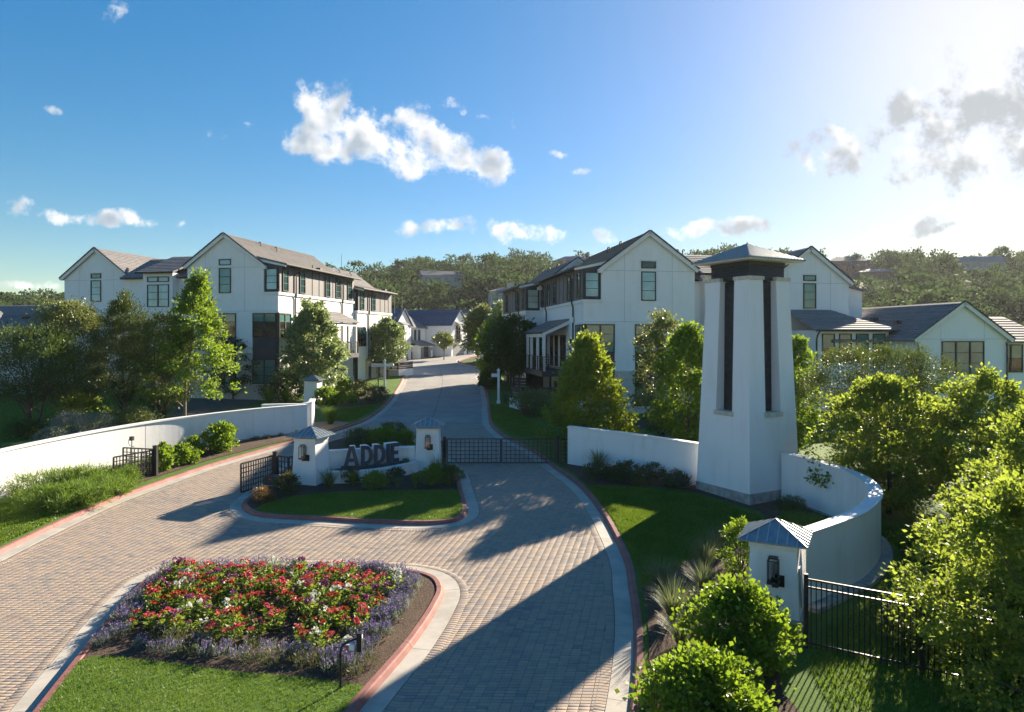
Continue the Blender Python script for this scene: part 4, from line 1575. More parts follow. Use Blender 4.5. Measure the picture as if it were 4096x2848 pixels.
def townhouse(label, xy, z0, rz, m, L=14.7, detail=True, wing=None, low=0.0, glass3='pane_pale', n_c=22, number=None):
    H = House('townhouse', label, xy, z0, rz, m, 'white three-storey townhouses')
    Wd, EZ, AZ = 8.0, 10.75, 13.35
    T0, T1, TM = 1.09, 8.2, 4.645
    # masonry: brick base, stucco above
    for a, b in ((2.25, 3.60), (5.78, Wd)):
        H.box('brick_wall', a, b, -0.03, 0.6, -1.2, 3.72, 'white_brick')
    H.box('brick_wall', 0.0, Wd - 0.02, 0.0, L, -1.2, 1.2, 'white_brick')
    H.box('brick_wall', 0.10, Wd - 0.02, 2.2, L - 0.01, 1.2, 3.72, 'white_brick')
    H.box('wall', 0.12, Wd, 0.02, 2.2, 1.2, 3.72, 'stucco')
    H.box('wall', 0.0, Wd, 0.0, L, 3.722, 8.45, 'stucco')
    H.gable_wall('gable', [(1.25, 8.452), (Wd, 8.452), (Wd, EZ - 0.12), (TM, AZ - 0.12), (1.25, EZ + 0.0)], 0.0, L, 'stucco')
    H.gable_wall('brick_course', [(2.2, 3.722), (3.62, 3.722), (3.62, 3.78), (2.2, 3.78)], -0.06, 0.0, 'trim_white')
    # dark panelled top floor along the street
    H.box('top_floor', -0.02, 1.25, 0.12, L - 0.05, 8.62, 11.0, 'dark_panel')
    H.box('belt_course', -0.10, 1.30, -0.10, L + 0.02, 8.40, 8.62, 'trim_white')
    H.box('street_panel', -0.035, -0.015, 0.16, L - 0.08, 8.66, 10.75, 'batten_panel')
    for s in (2.5, 5.7, 7.0, 8.0, 9.8, 12.2):
        H.box('batten', -0.065, -0.035, s - 0.03, s + 0.03, 8.66, 10.75, 'frame_dark')
    for s0, s1 in ((.6, 1.5), (3.4, 4.35), (8.2, 9.15), (10.4, 11.4), (13.0, 14.05)):
        if s1 < L:
            H.win('t', -0.036, s0, s1, 8.72, 10.55, 1, 3, 'pane_deep', trim=False)
    H.win('g', 0.12, 0.12, 1.12, 8.78, 10.5, 1, 3, glass3, trim=False)
    # gable windows
    H.win('g', 0.0, 4.1, 5.15, 8.57, 10.58, 1, 3, 'pane_pale' if m > 0 else 'pane_teal', trim=False)
    H.win('g', 0.0, 4.1, 5.15, 10.80, 11.28, 1, 1, 'pane_dark' if m > 0 else 'pane_pale')
    for a0, a1 in ((0.17, 2.19), (3.65, 5.72)):
        H.box('spandrel', a0, a1, -0.03, 0.02, 3.29, 4.99, 'dark_panel')
        H.win('g', 0.0, a0, a1, 4.99, 6.93, 2, 3, 'pane_teal' if m > 0 else 'pane_dark', top=None if m > 0 else ('pane_teal', 1))
        H.win('g', 0.0, a0, a1, 1.30, 3.29, 2, 3, 'pane_deep' if m > 0 else 'pane_teal', trim=False)
    H.win('t', 0.0, 0.10, 2.0, 4.99, 6.93, 2, 3, 'pane_dark', top=('pane_teal', 1))
    H.box('corner_post', -0.02, 0.16, -0.02, 0.10, 1.2, 6.95, 'frame_dark')
    # stucco control joints
    H.joint('g', 0.0, 1.3, Wd - 0.05, 10.62, 10.62)
    for t in (2.9, 6.35):
        H.joint('g', 0.0, t, t, 7.05, 12.0 if t == 2.9 else 12.05)
    H.joint('g', 0.0, 0.02, Wd - 0.05, 7.12, 7.12)
    # roof: main slopes plus the shallower one over the street bay
    H_r = H.slope((T1, -0.22, EZ - 0.02), (T1, L + 0.2, EZ - 0.02), (TM, L + 0.2, AZ), (TM, -0.22, AZ), n_c if detail else 0)
    H.slope((1.75, -0.22, AZ - (TM - 1.75) * 0.729), (1.75, L + 0.2, AZ - (TM - 1.75) * 0.729), (TM, L + 0.2, AZ), (TM, -0.22, AZ), n_c if detail else 0)
    H.slope((T0, -0.22, EZ + 0.0), (T0, 0.16, EZ + 0.0), (1.78, 0.16, 11.30), (1.78, -0.22, 11.30), 2 if detail else 0)
    H.slope((-0.62, 0.0, 10.86), (-0.62, L + 0.2, 10.86), (1.9, L + 0.2, 11.46), (1.9, 0.0, 11.46), 8 if detail else 0)
    MB().prism([H.pt(t, 0.10, z) for t, z in ((-0.62, 10.74), (1.9, 11.34), (1.9, 11.12), (-0.62, 10.60))], (0, -0.06, 0)).build('bargeboard', MATS['trim_white'], H.o)
    MB().prism([H.pt(t, 0.06, z) for t, z in ((-0.03, 10.75), (1.25, 11.08), (1.25, 10.5), (-0.03, 10.5))], (0, 0.08, 0)).build('end_panel', MATS['dark_panel'], H.o)
    H.rake((T0 - 0.05, EZ + 0.0), (TM, AZ + 0.02), -0.20)
    H.rake((T1 + 0.05, EZ + 0.0), (TM, AZ + 0.02), -0.20)
    H.box('eave_return', T0 - 0.12, 1.32, -0.26, 0.02, EZ - 0.32, EZ - 0.06, 'trim_white')
    H.pipe([(-0.66, 0.02, 10.80), (-0.66, L + 0.18, 10.80)], 0.075, 'bronze', 'gutter')
    for s in (2.65, 11.8):
        if s < L:
            H.pipe([(-0.64, s, 10.74), (-0.60, s, 10.55), (-0.14, s, 10.25), (-0.14, s, 8.75), (-0.16, s, 8.50), (-0.07, s, 8.2), (-0.07, s, 3.8)])
    # street side of the lower floors: porch roof on posts over a balcony
    ps0, ps1 = 4.0, min(11.1, L - 0.6)
    H.slope((-2.05, ps0, 6.45), (-2.05, ps1, 6.45), (0.02, ps1, 7.42), (0.02, ps0, 7.42), 6 if detail else 0)
    MB().prism([H.pt(-2.0, ps0 + 0.03, 6.34), H.pt(0.0, ps0 + 0.03, 7.28), H.pt(0.0, ps0 + 0.03, 7.02), H.pt(-2.0, ps0 + 0.03, 6.12)], (0, 0.08, 0)).build('porch_bargeboard', MATS['trim_white'], H.o)
    H.pipe([(-2.1, ps0, 6.40), (-2.1, ps1, 6.40)], 0.06, 'bronze', 'gutter')
    H.box('porch_beam', -1.95, -1.75, ps0 + 0.1, ps1 - 0.1, 6.05, 6.32, 'trim_white')
    for s in (ps0 + 0.25, ps0 + 2.6, ps1 - 2.0, ps1 - 0.3):
        H.box('porch_post', -1.95, -1.75, s - 0.1, s + 0.1, 3.55, 6.05, 'trim_white')
    H.box('balcony_slab', -2.05, 0.0, ps0, ps1, 3.15, 3.55, 'dark_panel')
    railing(H, [(-0.02, ps0 + 0.05), (-2.0, ps0 + 0.05), (-2.0, ps0 + 1.9), (-2.0, ps0 + 3.8), (-2.0, ps1 - 1.6), (-2.0, ps1 - 0.05), (-0.02, ps1 - 0.05)], 3.55)
    for s0, s1 in ((5.0, 6.7), (7.6, 8.6), (9.3, 10.3)):
        if s1 < L:
            H.win('t', 0.0, s0, s1, 3.75, 6.2, 2 if s1 - s0 > 1.2 else 1, 3, 'pane_dark', trim=False)
    for s0, s1 in ((3.0, 3.5), (5.4, 5.9), (7.0, 7.5), (10.5, 11.0)):
        if s1 < L:
            H.win('t', 0.10, s0, s1, 0.8, 2.9, 1, 2, 'pane_dark', trim=False)
    H.box('door', 0.02, 0.10, 8.2, 9.3, 0.0, 2.5, 'fence_wood')
    H.box('wall_light', -0.12, 0.0, 3.3, 3.42, 5.6, 5.95, 'black_metal')
    for (t, s, z, h) in ((3.6, 6.2, 12.5, 0.45), (3.9, 4.1, 12.75, 0.35), (0.6, 7.0, 11.1, 0.35)):
        H.vent(t, s, z, h, t > 1)
    H.box('roof_vent', 0.3, 0.75, 7.9, 8.4, 11.05, 11.32, 'bronze')
    if number:
        pass
    return H


def wing(H, m, s_off, dz, L1, bay):
    """recessed link and second gable that complete a pair of houses"""
    # link
    L0 = 8.0
    H.box('wall', L0, L1, s_off - 0.6, 12.0, 3.75, 10.3, 'stucco')
    H.box('brick_wall', L0, L1, s_off - 0.6, 12.0, -1.2, 3.75, 'white_brick')
    H.box('bay_wall', bay - 0.35, bay + 2.55, s_off - 1.35, s_off - 0.5, 5.6, 10.62, 'stucco')
    H.win('g', s_off - 1.35, bay, bay + 2.1, 7.65, 9.6, 2, 3, 'pane_pale' if m < 0 else 'pane_teal', trim=False)
    H.win('g', s_off - 1.35, bay, bay + 2.1, 9.82, 10.28, 2, 1, 'pane_pale')
    H.slope((bay - 0.7, s_off - 1.75, 10.66), (bay + 2.9, s_off - 1.75, 10.66), (bay + 2.9, s_off + 3.1, 12.55), (bay - 0.7, s_off + 3.1, 12.55), 10)
    H.slope((8.0, s_off - 0.95, 10.25), (L1 + 0.1, s_off - 0.95, 10.25), (L1 + 0.1, s_off + 3.1, 12.35), (7.0, s_off + 3.1, 12.35), 10)
    H.pipe([(bay - 0.75, s_off - 1.8, 10.60), (bay + 2.95, s_off - 1.8, 10.60)], 0.07, 'bronze', 'gutter')
    H.pipe([(8.05, s_off - 1.0, 10.2), (bay - 0.7, s_off - 1.0, 10.2)], 0.07, 'bronze', 'gutter')
    H.pipe([(bay + 2.9, s_off - 1.0, 10.2), (L1, s_off - 1.0, 10.2)], 0.07, 'bronze', 'gutter')
    H.pipe([(8.25, s_off - 1.0, 10.2), (8.25, s_off - 0.7, 9.8), (8.25, s_off - 0.68, 5.6)])
    H.slope((8.2, s_off - 2.3, 5.55), (L1 - 0.1, s_off - 2.3, 5.55), (L1 - 0.1, s_off - 0.6, 6.25), (8.2, s_off - 0.6, 6.25), 4)
    H.win('g', s_off - 0.6, 8.9, 10.0, 2.9, 5.2, 1, 3, 'pane_dark')
    for t in (9.0, 9.5):
        H.vent(t, s_off + 2.6, 12.3, 0.5)
    # second gable
    B0, B1 = L1, L1 + 6.65
    EZ, AZ, TM = 10.75 + dz, 13.35 + dz, L1 + 3.32
    H.gable_wall('gable', [(B0, 3.72), (B1, 3.72), (B1, EZ - 0.12), (TM, AZ - 0.12), (B0, EZ - 0.12)], s_off, s_off + 9.0, 'stucco')
    H.box('brick_wall', B0, B1, s_off + 0.02, s_off + 9.0, -1.2, 3.72, 'white_brick')
    H.slope((B1 + 0.35, s_off - 0.22, EZ - 0.18), (B1 + 0.35, s_off + 9, EZ - 0.18), (TM, s_off + 9, AZ), (TM, s_off - 0.22, AZ), 16)
    H.slope((B0 - 0.35, s_off - 0.22, EZ - 0.18), (B0 - 0.35, s_off + 9, EZ - 0.18), (TM, s_off + 9, AZ), (TM, s_off - 0.22, AZ), 16)
    H.rake((B0 - 0.3, EZ - 0.12), (TM, AZ + 0.02), s_off - 0.20)
    H.rake((B1 + 0.3, EZ - 0.12), (TM, AZ + 0.02), s_off - 0.20)
    for t in (L1 + 1.5, L1 + 5.1):
        H.joint('g', s_off, t, t, 6.6, 11.2)
    H.joint('g', s_off, B0 + 0.05, B1 - 0.05, 10.2, 10.2)
    H.win('g', s_off, TM - 0.52, TM + 0.53, 8.25, 10.18, 1, 3, 'pane_teal' if m > 0 else 'pane_pale', trim=False)
    H.win('g', s_off, TM - 0.52, TM + 0.53, 10.36, 10.80, 1, 1, 'pane_teal')
    H.pipe([(B0 - 0.2, s_off - 0.3, EZ - 0.3), (B0 + 0.05, s_off - 0.12, EZ - 0.7), (B0 + 0.05, s_off - 0.08, 5.6)])


LA, RA_ = R(-10.4), R(9.2)
H1 = townhouse('white three-storey townhouse left of the street with sunlit side facade and grey tiled roof', (-18.5, 54.0), 2.0, LA, -1, glass3='pane_pale')
wing(H1, -1, 4.3, -0.25, 17.0, 11.9)
H2 = townhouse('white three-storey townhouse right of the street with shaded gable facing the camera', (4.86, 46.4), 0.97, RA_, 1)
wing(H2, 1, 3.0, -0.40, 15.35, 9.9)
# sun room, side bay and rear block on the right-hand house
s_o = 3.0
H2.box('sun_room_wall', 16.75, 22.3, -1.0, 5.0, -1.2, 6.55, 'stucco')
for k in range(4):
    a = 17.05 + k * 1.32
    H2.win('g', -1.0, a, a + 0.98, 4.25, 6.3, 1, 2, 'pane_dark', top=('pane_teal', 1), trim=False)
H2.slope((16.3, -1.5, 6.58), (22.75, -1.5, 6.58), (21.0, 0.8, 7.45), (16.3, 0.8, 7.45), 6)
H2.slope((22.75, -1.5, 6.58), (22.75, 5.4, 6.58), (21.0, 5.4, 7.45), (21.0, 0.8, 7.45), 6)
H2.slope((16.3, 0.8, 7.45), (21.0, 0.8, 7.45), (20.4, 3.2, 8.2), (16.3, 3.2, 8.2), 3)
H2.pipe([(16.3, -1.55, 6.52), (22.75, -1.55, 6.52)], 0.065, 'bronze', 'gutter')
H2.pipe([(16.6, -1.5, 6.5), (16.6, -1.2, 6.2), (16.6, -1.08, 5.9), (16.6, -1.08, 0.0)])
H2.box('side_bay', 21.95, 24.3, 4.6, 9.5, -1.2, 10.0, 'stucco')
H2.slope((24.7, 4.3, 9.75), (24.7, 9.8, 9.75), (21.6, 9.8, 10.45), (21.6, 4.3, 10.45), 4)
H2.win('g', 4.6, 22.4, 23.1, 8.3, 9.3, 1, 1, 'pane_deep', trim=False)
H2.box('wall_vent', 15.75, 16.1, 2.9, 3.0, 6.6, 7.1, 'trim_white')

H3 = townhouse('second sunlit townhouse along the left side of the street, lower than the first', (-15.55, 68.6), 1.1, R(-12.0), -1, L=9.0, n_c=16)
H4 = townhouse('second shaded townhouse along the right side of the street with lit cream window', (1.25, 60.0), 0.75, R(11.5), 1, L=11.0, glass3='pane_cream', n_c=16)
# house number plaque on the corner pipe of the right-hand house
H2.box('number_plaque', -0.14, -0.10, 2.35, 2.62, 7.1, 7.5, 'trim_white')


def cottage(label, xy, z0, rz, w, d, eave, apex, wins, m=1, n=18, cat='house', roof='roof_tile', group=None, name='house'):
    """two-storey house with its gable to the camera: width w along x, depth d along y"""
    H = House(name, label, xy, z0, rz, m, group, cat)
    H.gable_wall('gable_wall', [(0, -1.0), (w, -1.0), (w, eave - 0.1), (w / 2, apex - 0.1), (0, eave - 0.1)], 0, d, 'stucco')
    H.slope((-0.4, -0.25, eave - 0.2), (-0.4, d + 0.25, eave - 0.2), (w / 2, d + 0.25, apex), (w / 2, -0.25, apex), n, roof)
    H.slope((w + 0.4, -0.25, eave - 0.2), (w + 0.4, d + 0.25, eave - 0.2), (w / 2, d + 0.25, apex), (w / 2, -0.25, apex), n, roof)
    H.rake((-0.35, eave - 0.12), (w / 2, apex + 0.02), -0.22)
    H.rake((w + 0.35, eave - 0.12), (w / 2, apex + 0.02), -0.22)
    for wd in wins:
        H.win(*wd[:6], **wd[6])
    return H


# two-storey house on the far right
HR = cottage('low white two-storey house at the right edge with a broad gable and triple window', (27.35, 46.2), 0.9, R(9.5), 7.1, 12.0, 6.1, 8.55,
             [('g', 0.0, 1.95, 5.25, 3.55, 5.85, dict(cols=3, rows=3, glass='pane_teal'))])
HR.joint('g', 0.0, 0.05, 7.0, 6.0, 6.0)
HR.joint('g', 0.0, 1.9, 1.9, 6.0, 7.3)
HR.joint('g', 0.0, 5.3, 5.3, 6.0, 7.2)
HR.joint('g', 0.0, 0.05, 7.0, 2.6, 2.6)
for t in (-0.05, 6.85):
    HR.pipe([(t - 0.1, -0.3, 5.75), (t + 0.15, -0.12, 5.45), (t + 0.15, -0.08, 0.2)])
for t, s in ((1.2, 3.0), (1.6, 6.0), (0.9, 8.0)):
    HR.box('roof_vent', t - 0.2, t + 0.2, s, s + 0.4, 6.2 + t * 0.68 + 0.1, 6.2 + t * 0.68 + 0.32, 'bronze')
# its neighbour wings
HR.box('wing_wall', -3.9, 0.0, 3.0, 12.0, -1.0, 5.95, 'stucco')
HR.slope((-4.3, 2.6, 5.85), (-0.2, 2.6, 5.85), (-0.2, 7.0, 7.6), (-4.3, 7.0, 7.6), 10)
HR.box('wing_wall', 7.1, 11.5, 1.2, 9.0, -1.0, 5.9, 'stucco')
HR.slope((7.0, 0.8, 5.8), (12.0, 0.8, 5.8), (12.0, 5.2, 7.7), (7.0, 5.2, 7.7), 10)
HR.win('g', 1.2, 7.6, 9.6, 3.6, 5.6, cols=2, rows=2, glass='pane_dark', top=('pane_teal', 1), trim=False)
HB = House('house', 'slate-blue roof ridge of a house showing behind the right-hand gable', (26.0, 64.0), 1.5, R(9.5), 1)
HB.box('wall', 0, 22, 0.5, 9, -1, 5.6, 'stucco')
HB.slope((-0.4, 0, 5.5), (22.4, 0, 5.5), (22.4, 5, 8.2), (-0.4, 5, 8.2), 14, 'shade_blue_tile')
HB.slope((-0.4, 10, 5.5), (22.4, 10, 5.5), (22.4, 5, 8.2), (-0.4, 5, 8.2), 0, 'shade_blue_tile')

# low house on the far left
HL = House('house', 'low white house with plain grey tiled roof at the far left edge', (-42.4, 58.0), 1.9, R(-9), -1)
HL.box('wall', -2.0, 14, 0.5, 3.6, -1.2, 5.7, 'stucco')
HL.slope((-2.5, 0.0, 5.6), (14.5, 0.0, 5.6), (14.5, 5.0, 8.1), (-2.5, 5.0, 8.1), 18)
HL.slope((-2.5, 10.0, 5.6), (14.5, 10.0, 5.6), (14.5, 5.0, 8.1), (-2.5, 5.0, 8.1), 0)
HL.gable_wall('gable', [(1.6, -1), (8.2, -1), (8.2, 5.4), (4.9, 7.6), (1.6, 5.4)], -2.0, 0.8, 'stucco')
HL.slope((1.2, -2.2, 5.3), (1.2, 3.2, 5.3), (4.9, 3.2, 7.7), (4.9, -2.2, 7.7), 12)
HL.rake((1.2, 5.3), (4.9, 7.7), -2.15)
HL.win('g', 0.5, -0.6, 0.5, 3.3, 5.3, cols=1, rows=3, glass='pane_dark', top=('pane_teal', 1), trim=False)
HL.box('roof_vent', 0.8, 1.3, 2.1, 2.6, 6.75, 6.95, 'bronze')
HL.vent(1.8, 1.2, 6.3, 0.2, False)


# row houses with garages at the end of the street: a street gable and a side wing each
def garage_house(label, xy, z0, rz):
    H = House('garage_house', label, xy, z0, rz, 1, 'white garage houses at the bend')
    # gable to the street (looks along +x), ridge running back along -x
    W_, D_, EV, AP = 5.4, 11.0, 5.5, 7.9
    MB().prism([(0, 0, -0.6), (0, W_, -0.6), (0, W_, EV), (0, W_ / 2, AP), (0, 0, EV)], (-D_, 0, 0)).build('gable_wall', MATS['stucco'], H.o)
    H.slope((0.3, -0.35, EV - 0.2), (-D_, -0.35, EV - 0.2), (-D_, W_ / 2, AP + 0.08), (0.3, W_ / 2, AP + 0.08), 12, 'shade_blue_tile')
    H.slope((0.3, W_ + 0.35, EV - 0.2), (-D_, W_ + 0.35, EV - 0.2), (-D_, W_ / 2, AP + 0.08), (0.3, W_ / 2, AP + 0.08), 0, 'shade_blue_tile')
    H.win('b', 0.0, 1.5, 3.0, 2.9, 5.3, 2, 3, 'pane_dark', trim=False)
    H.slope((0.9, 1.2, 5.45), (0.9, 3.4, 5.45), (0.02, 3.4, 5.95), (0.02, 1.2, 5.95), 0)
    for s in (1.35, 3.25):
        MB().bar((0.75, s, 5.4), (0.02, s, 4.7), 0.06).build('awning_bracket', MATS['black_metal'], H.o)
    H.box('balcony_slab', 0.0, 0.85, 1.2, 3.4, 2.62, 2.8, 'dark_panel')
    railing(H, [(0.02, 1.25), (0.82, 1.25), (0.82, 3.35), (0.02, 3.35)], 2.8, 1.0, 5)
    H.box('garage_door', -0.05, 0.02, 0.6, 4.3, -0.2, 2.15, 'garage_door')
    for k in range(1, 5):
        H.box('door_groove', 0.02, 0.026, 0.6, 4.3, -0.2 + k * 0.47, -0.185 + k * 0.47, 'joint_grey')
    H.box('garage_frame', 0.0, 0.05, 4.3, 4.5, -0.2, 2.3, 'trim_white')
    # side wing with its long roof slope to the street
    H.box('wing_wall', -9, -1.0, W_, W_ + 7.6, -0.6, 5.25, 'stucco')
    H.slope((-0.6, W_ - 0.2, 5.1), (-0.6, W_ + 7.9, 5.1), (-5.0, W_ + 7.9, 7.6), (-5.0, W_ - 0.2, 7.6), 12)
    H.slope((-9.4, W_ - 0.2, 5.1), (-9.4, W_ + 7.9, 5.1), (-5.0, W_ + 7.9, 7.6), (-5.0, W_ - 0.2, 7.6), 0)
    for s in (1.6, 3.1, 4.6):
        H.win('b', -1.0, W_ + s, W_ + s + 0.85, 3.0, 4.8, 1, 3, 'pane_dark', trim=False)
    H.box('garage_wall', -1.0, 0.9, W_ + 1.0, W_ + 6.2, -0.6, 2.35, 'stucco')
    H.slope((1.25, W_ + 0.8, 2.3), (1.25, W_ + 6.5, 2.3), (-1.0, W_ + 6.5, 3.1), (-1.0, W_ + 0.8, 3.1), 4)
    H.box('garage_door', 0.86, 0.92, W_ + 1.6, W_ + 5.4, -0.3, 2.0, 'garage_door')
    for k in range(1, 5):
        H.box('door_groove', 0.92, 0.926, W_ + 1.6, W_ + 5.4, -0.3 + k * 0.46, -0.285 + k * 0.46, 'joint_grey')
    H.box('wall_light', 0.9, 1.0, W_ + 5.7, W_ + 5.85, 1.5, 1.9, 'black_metal')
    H.box('yard_fence', -0.4, -0.3, W_ - 0.6, W_ + 1.0, -0.3, 1.3, 'fence_wood')
    return H


garage_house('white garage house with slate-blue roof just past the left townhouses', (-17.2, 100.5), 3.45, R(-17))
garage_house('second white garage house with slate-blue roof further round the bend', (-9.9, 111.5), 3.7, R(-24))
HX = House('house', 'long slate-blue roof of a house behind the garage houses', (-17.0, 136.0), 4.3, R(-6), 1)
HX.box('wall', 0, 26, 0.5, 9, -1, 5.4, 'stucco')
HX.slope((-0.4, 0, 5.3), (26.4, 0, 5.3), (26.4, 5, 8.35), (-0.4, 5, 8.35), 14, 'shade_blue_tile')
HX.slope((-0.4, 10, 5.3), (26.4, 10, 5.3), (26.4, 5, 8.35), (-0.4, 5, 8.35), 0, 'shade_blue_tile')
HX.gable_wall('end_gable', [(25.9, 5.2), (26.2, 5.2), (26.2, 5.3), (25.9, 5.3)], 0.2, 9.8, 'trim_white')
for t in (9, 15):
    HX.vent(t, 4, 8.2, 0.3, False)
HY = House('house', 'white house with steep slate-blue roofs behind the second right-hand townhouse', (-3.6, 92.0), 3.0, R(10), 1)
HY.box('wall', 0.4, 9.0, 0.4, 9, -1, 6.2, 'stucco')
HY.slope((0.0, 0.0, 6.1), (9.4, 0, 6.1), (8.2, 4.6, 8.9), (1.8, 4.6, 8.9), 12, 'shade_blue_tile')
HY.slope((0.0, 0.0, 6.1), (0.0, 9.2, 6.1), (1.8, 4.9, 8.9), (1.8, 4.6, 8.9), 12, 'shade_blue_tile')
HY.slope((2.4, -1.4, 6.5), (9.4, -1.4, 6.5), (7.8, 3.2, 10.3), (3.9, 3.2, 10.3), 14, 'shade_blue_tile')
HY.slope((2.4, -1.4, 6.5), (2.4, 7.8, 6.5), (3.9, 3.6, 10.3), (3.9, 3.2, 10.3), 12, 'shade_blue_tile')
HY.box('wall', 2.9, 9.0, -1.0, 0.4, -1, 6.4, 'stucco')
HY.pipe([(2.6, -1.1, 6.4), (2.6, -1.05, 0.0)])
HY.slope((-1.0, 2.2, 4.5), (-1.0, 4.4, 4.5), (0.4, 4.4, 5.2), (0.4, 2.2, 5.2), 0)


# houses up on the ridge
def ridge_house(label, px, py, d, w, h, dep, rise, wall, roof, rz=0.0, hip=True, rows=1, nwin=4, chimney=None):
    x = (px - 2048) / F * d
    z = CAM_H + (1350 - py) / F * d
    o = thing('hillside_house', label, 'house', (x, d, z), rz, 'houses on the wooded ridge')
    MB().box(-w / 2, w / 2, 0, dep, -6, h).build('wall', MATS[wall], o)
    e = 0.6
    a = [(-w / 2 - e, -e, h), (w / 2 + e, -e, h), (w / 2 + e, dep + e, h), (-w / 2 - e, dep + e, h)]
    k = min(w, dep) / 2 if hip else -e
    if hip:
        rr = [(-w / 2 + dep / 2, dep / 2, h + rise), (w / 2 - dep / 2, dep / 2, h + rise)]
    else:
        rr = [(-w / 2 - e, dep / 2, h + rise), (w / 2 + e, dep / 2, h + rise)]
    m_ = MB()
    m_.v = [Vector(p) for p in a + rr]
    m_.f = [(0, 1, 5, 4), (2, 3, 4, 5), (1, 2, 5), (3, 0, 4), (3, 2, 1, 0)]
    rf = m_.build('roof', MATS[roof], o)
    for r_ in range(rows):
        for i in range(nwin):
            c = -w / 2 + w * (i + 0.5) / nwin
            z0 = h - 2.4 - r_ * 3.0
            wn = MB().box(c - w / nwin * 0.28, c + w / nwin * 0.28, -0.05, 0.02, z0, z0 + 1.5).build('window', MATS['frame_dark'], o)
            MB().box(c - w / nwin * 0.22, c + w / nwin * 0.22, -0.08, -0.05, z0 + 0.12, z0 + 1.38).build('pane', MATS['pane_deep'], wn)
    if chimney is not None:
        MB().box(chimney - 0.9, chimney + 0.9, dep / 2 - 0.8, dep / 2 + 0.8, h + rise - 1.4, h + rise + 1.2).build('chimney', MATS[wall], rf)
    return o


ridge_house('grey roofed house half hidden in the trees above the street', 1770, 1118, 262, 15, 1.5, 9, 2.2, 'far_wall', 'far_roof', R(14), False, 1, 4)
ridge_house('wide pale house with chimney on the slope behind the right townhouses', 2040, 1195, 188, 11, 2.0, 8, 1.4, 'far_wall', 'far_roof', R(6), True, 1, 4, 0.5)
ridge_house('dark roofed house on the ridge above the right-hand gable', 2290, 1062, 322, 16, 2.5, 9, 2.4, 'brown_brick', 'far_roof', R(-6), True, 1, 4, 7.0)
ridge_house('brick house with white balconies and two chimneys on the right ridge', 3400, 1082, 300, 17, 4.2, 9, 2.2, 'brown_brick', 'far_roof', R(-8), True, 1, 5, 4.0)
ridge_house('small hipped brick house just below the balconied house on the right ridge', 3510, 1110, 285, 14, 2.4, 8, 1.6, 'brown_brick', 'far_roof', R(-10), True, 1, 4)
ridge_house('pale gabled house among the trees at the far right of the ridge', 3930, 1078, 290, 17, 3.4, 9, 2.6, 'far_wall', 'far_roof', R(-14), False, 1, 4)

# radio mast on the ridge
mx, md = (1366 - 2048) / F * 360, 360
mast = thing('radio_mast', 'slim red-grey radio mast on the ridge above the left townhouses', 'mast', (mx, md, 33.0))
MB().tube([(0, 0, 0), (0, 0, 18.0)], [0.22, 0.10], 6).build('pole', MATS['far_roof'], mast)
MB().box(-1.1, 1.1, -0.3, 0.3, 10.4, 11.0).build('antenna', MATS['far_roof'], mast)
# ------------------------------------------------------------------ vegetation
def unitv(a):
    return a / (np.linalg.norm(a, axis=-1, keepdims=True) + 1e-9)


def leaf_quads(c, d, size, aspect, rng, fold=0.18):
    """one rhombic leaf for every centre c along direction d"""
    n = len(c)
    d = unitv(d)
    side = unitv(np.cross(d, rng.normal(size=(n, 3))))
    nrm = np.cross(side, d)
    s = np.asarray(size)[:, None] if np.ndim(size) else np.full((n, 1), size)
    mid = c + d * s * 0.5
    V = np.empty((n, 4, 3))
    V[:, 0] = c
    V[:, 1] = mid + side * s * aspect * 0.5 + nrm * s * fold
    V[:, 2] = c + d * s
    V[:, 3] = mid - side * s * aspect * 0.5 + nrm * s * fold
    return V.reshape(-1, 3)


def quad_faces(nv):
    return np.arange(nv).reshape(-1, 4)


def crown_shape(kind, u):
    if kind == 'round':
        return np.sqrt(np.clip(1 - (2 * u - 1) ** 2, 0, 1)) ** 0.75
    if kind == 'cone':
        return np.clip(1 - u, 0, 1) ** 0.75 * np.clip(u * 6 + 0.35, 0, 1)
    if kind == 'egg':
        return np.sqrt(np.clip(1 - (1.55 * u - 0.55) ** 2, 0, 1)) * np.clip(u * 5 + 0.25, 0, 1) * np.where(u > 0.5, 1 - (u - 0.5) * 0.35, 1)
    if kind == 'column':
        return np.clip((1 - u) * 3.2, 0, 1) ** 0.8 * np.clip(u * 7 + 0.4, 0, 1)
    if kind == 'flat':
        return np.sqrt(np.clip(1 - (2 * u - 1) ** 2, 0, 1)) ** 0.45
    return np.ones_like(u)


def clumps(rng, kind, w, z0, z1, n, lump=0.28, inner=0.35):
    """clump centres in an uneven crown of width w between heights z0 and z1"""
    u = rng.random(n) ** 0.9
    th = rng.random(n) * 2 * np.pi
    ph = rng.random(6) * 6.28
    mod = 1 + lump * (0.6 * np.sin(2 * th + ph[0] + 3 * u) + 0.5 * np.sin(3 * th + ph[1] - 5 * u) + 0.5 * np.sin(5 * th + ph[2] + 9 * u))
    mod = np.minimum(mod, 1.22)
    r = crown_shape(kind, u) * w / 2 * mod * (inner + (1 - inner) * np.sqrt(rng.random(n)))
    z = z0 + (z1 - z0) * u + rng.normal(0, 0.03 * (z1 - z0), n)
    return np.stack([r * np.cos(th), r * np.sin(th), z], 1), u


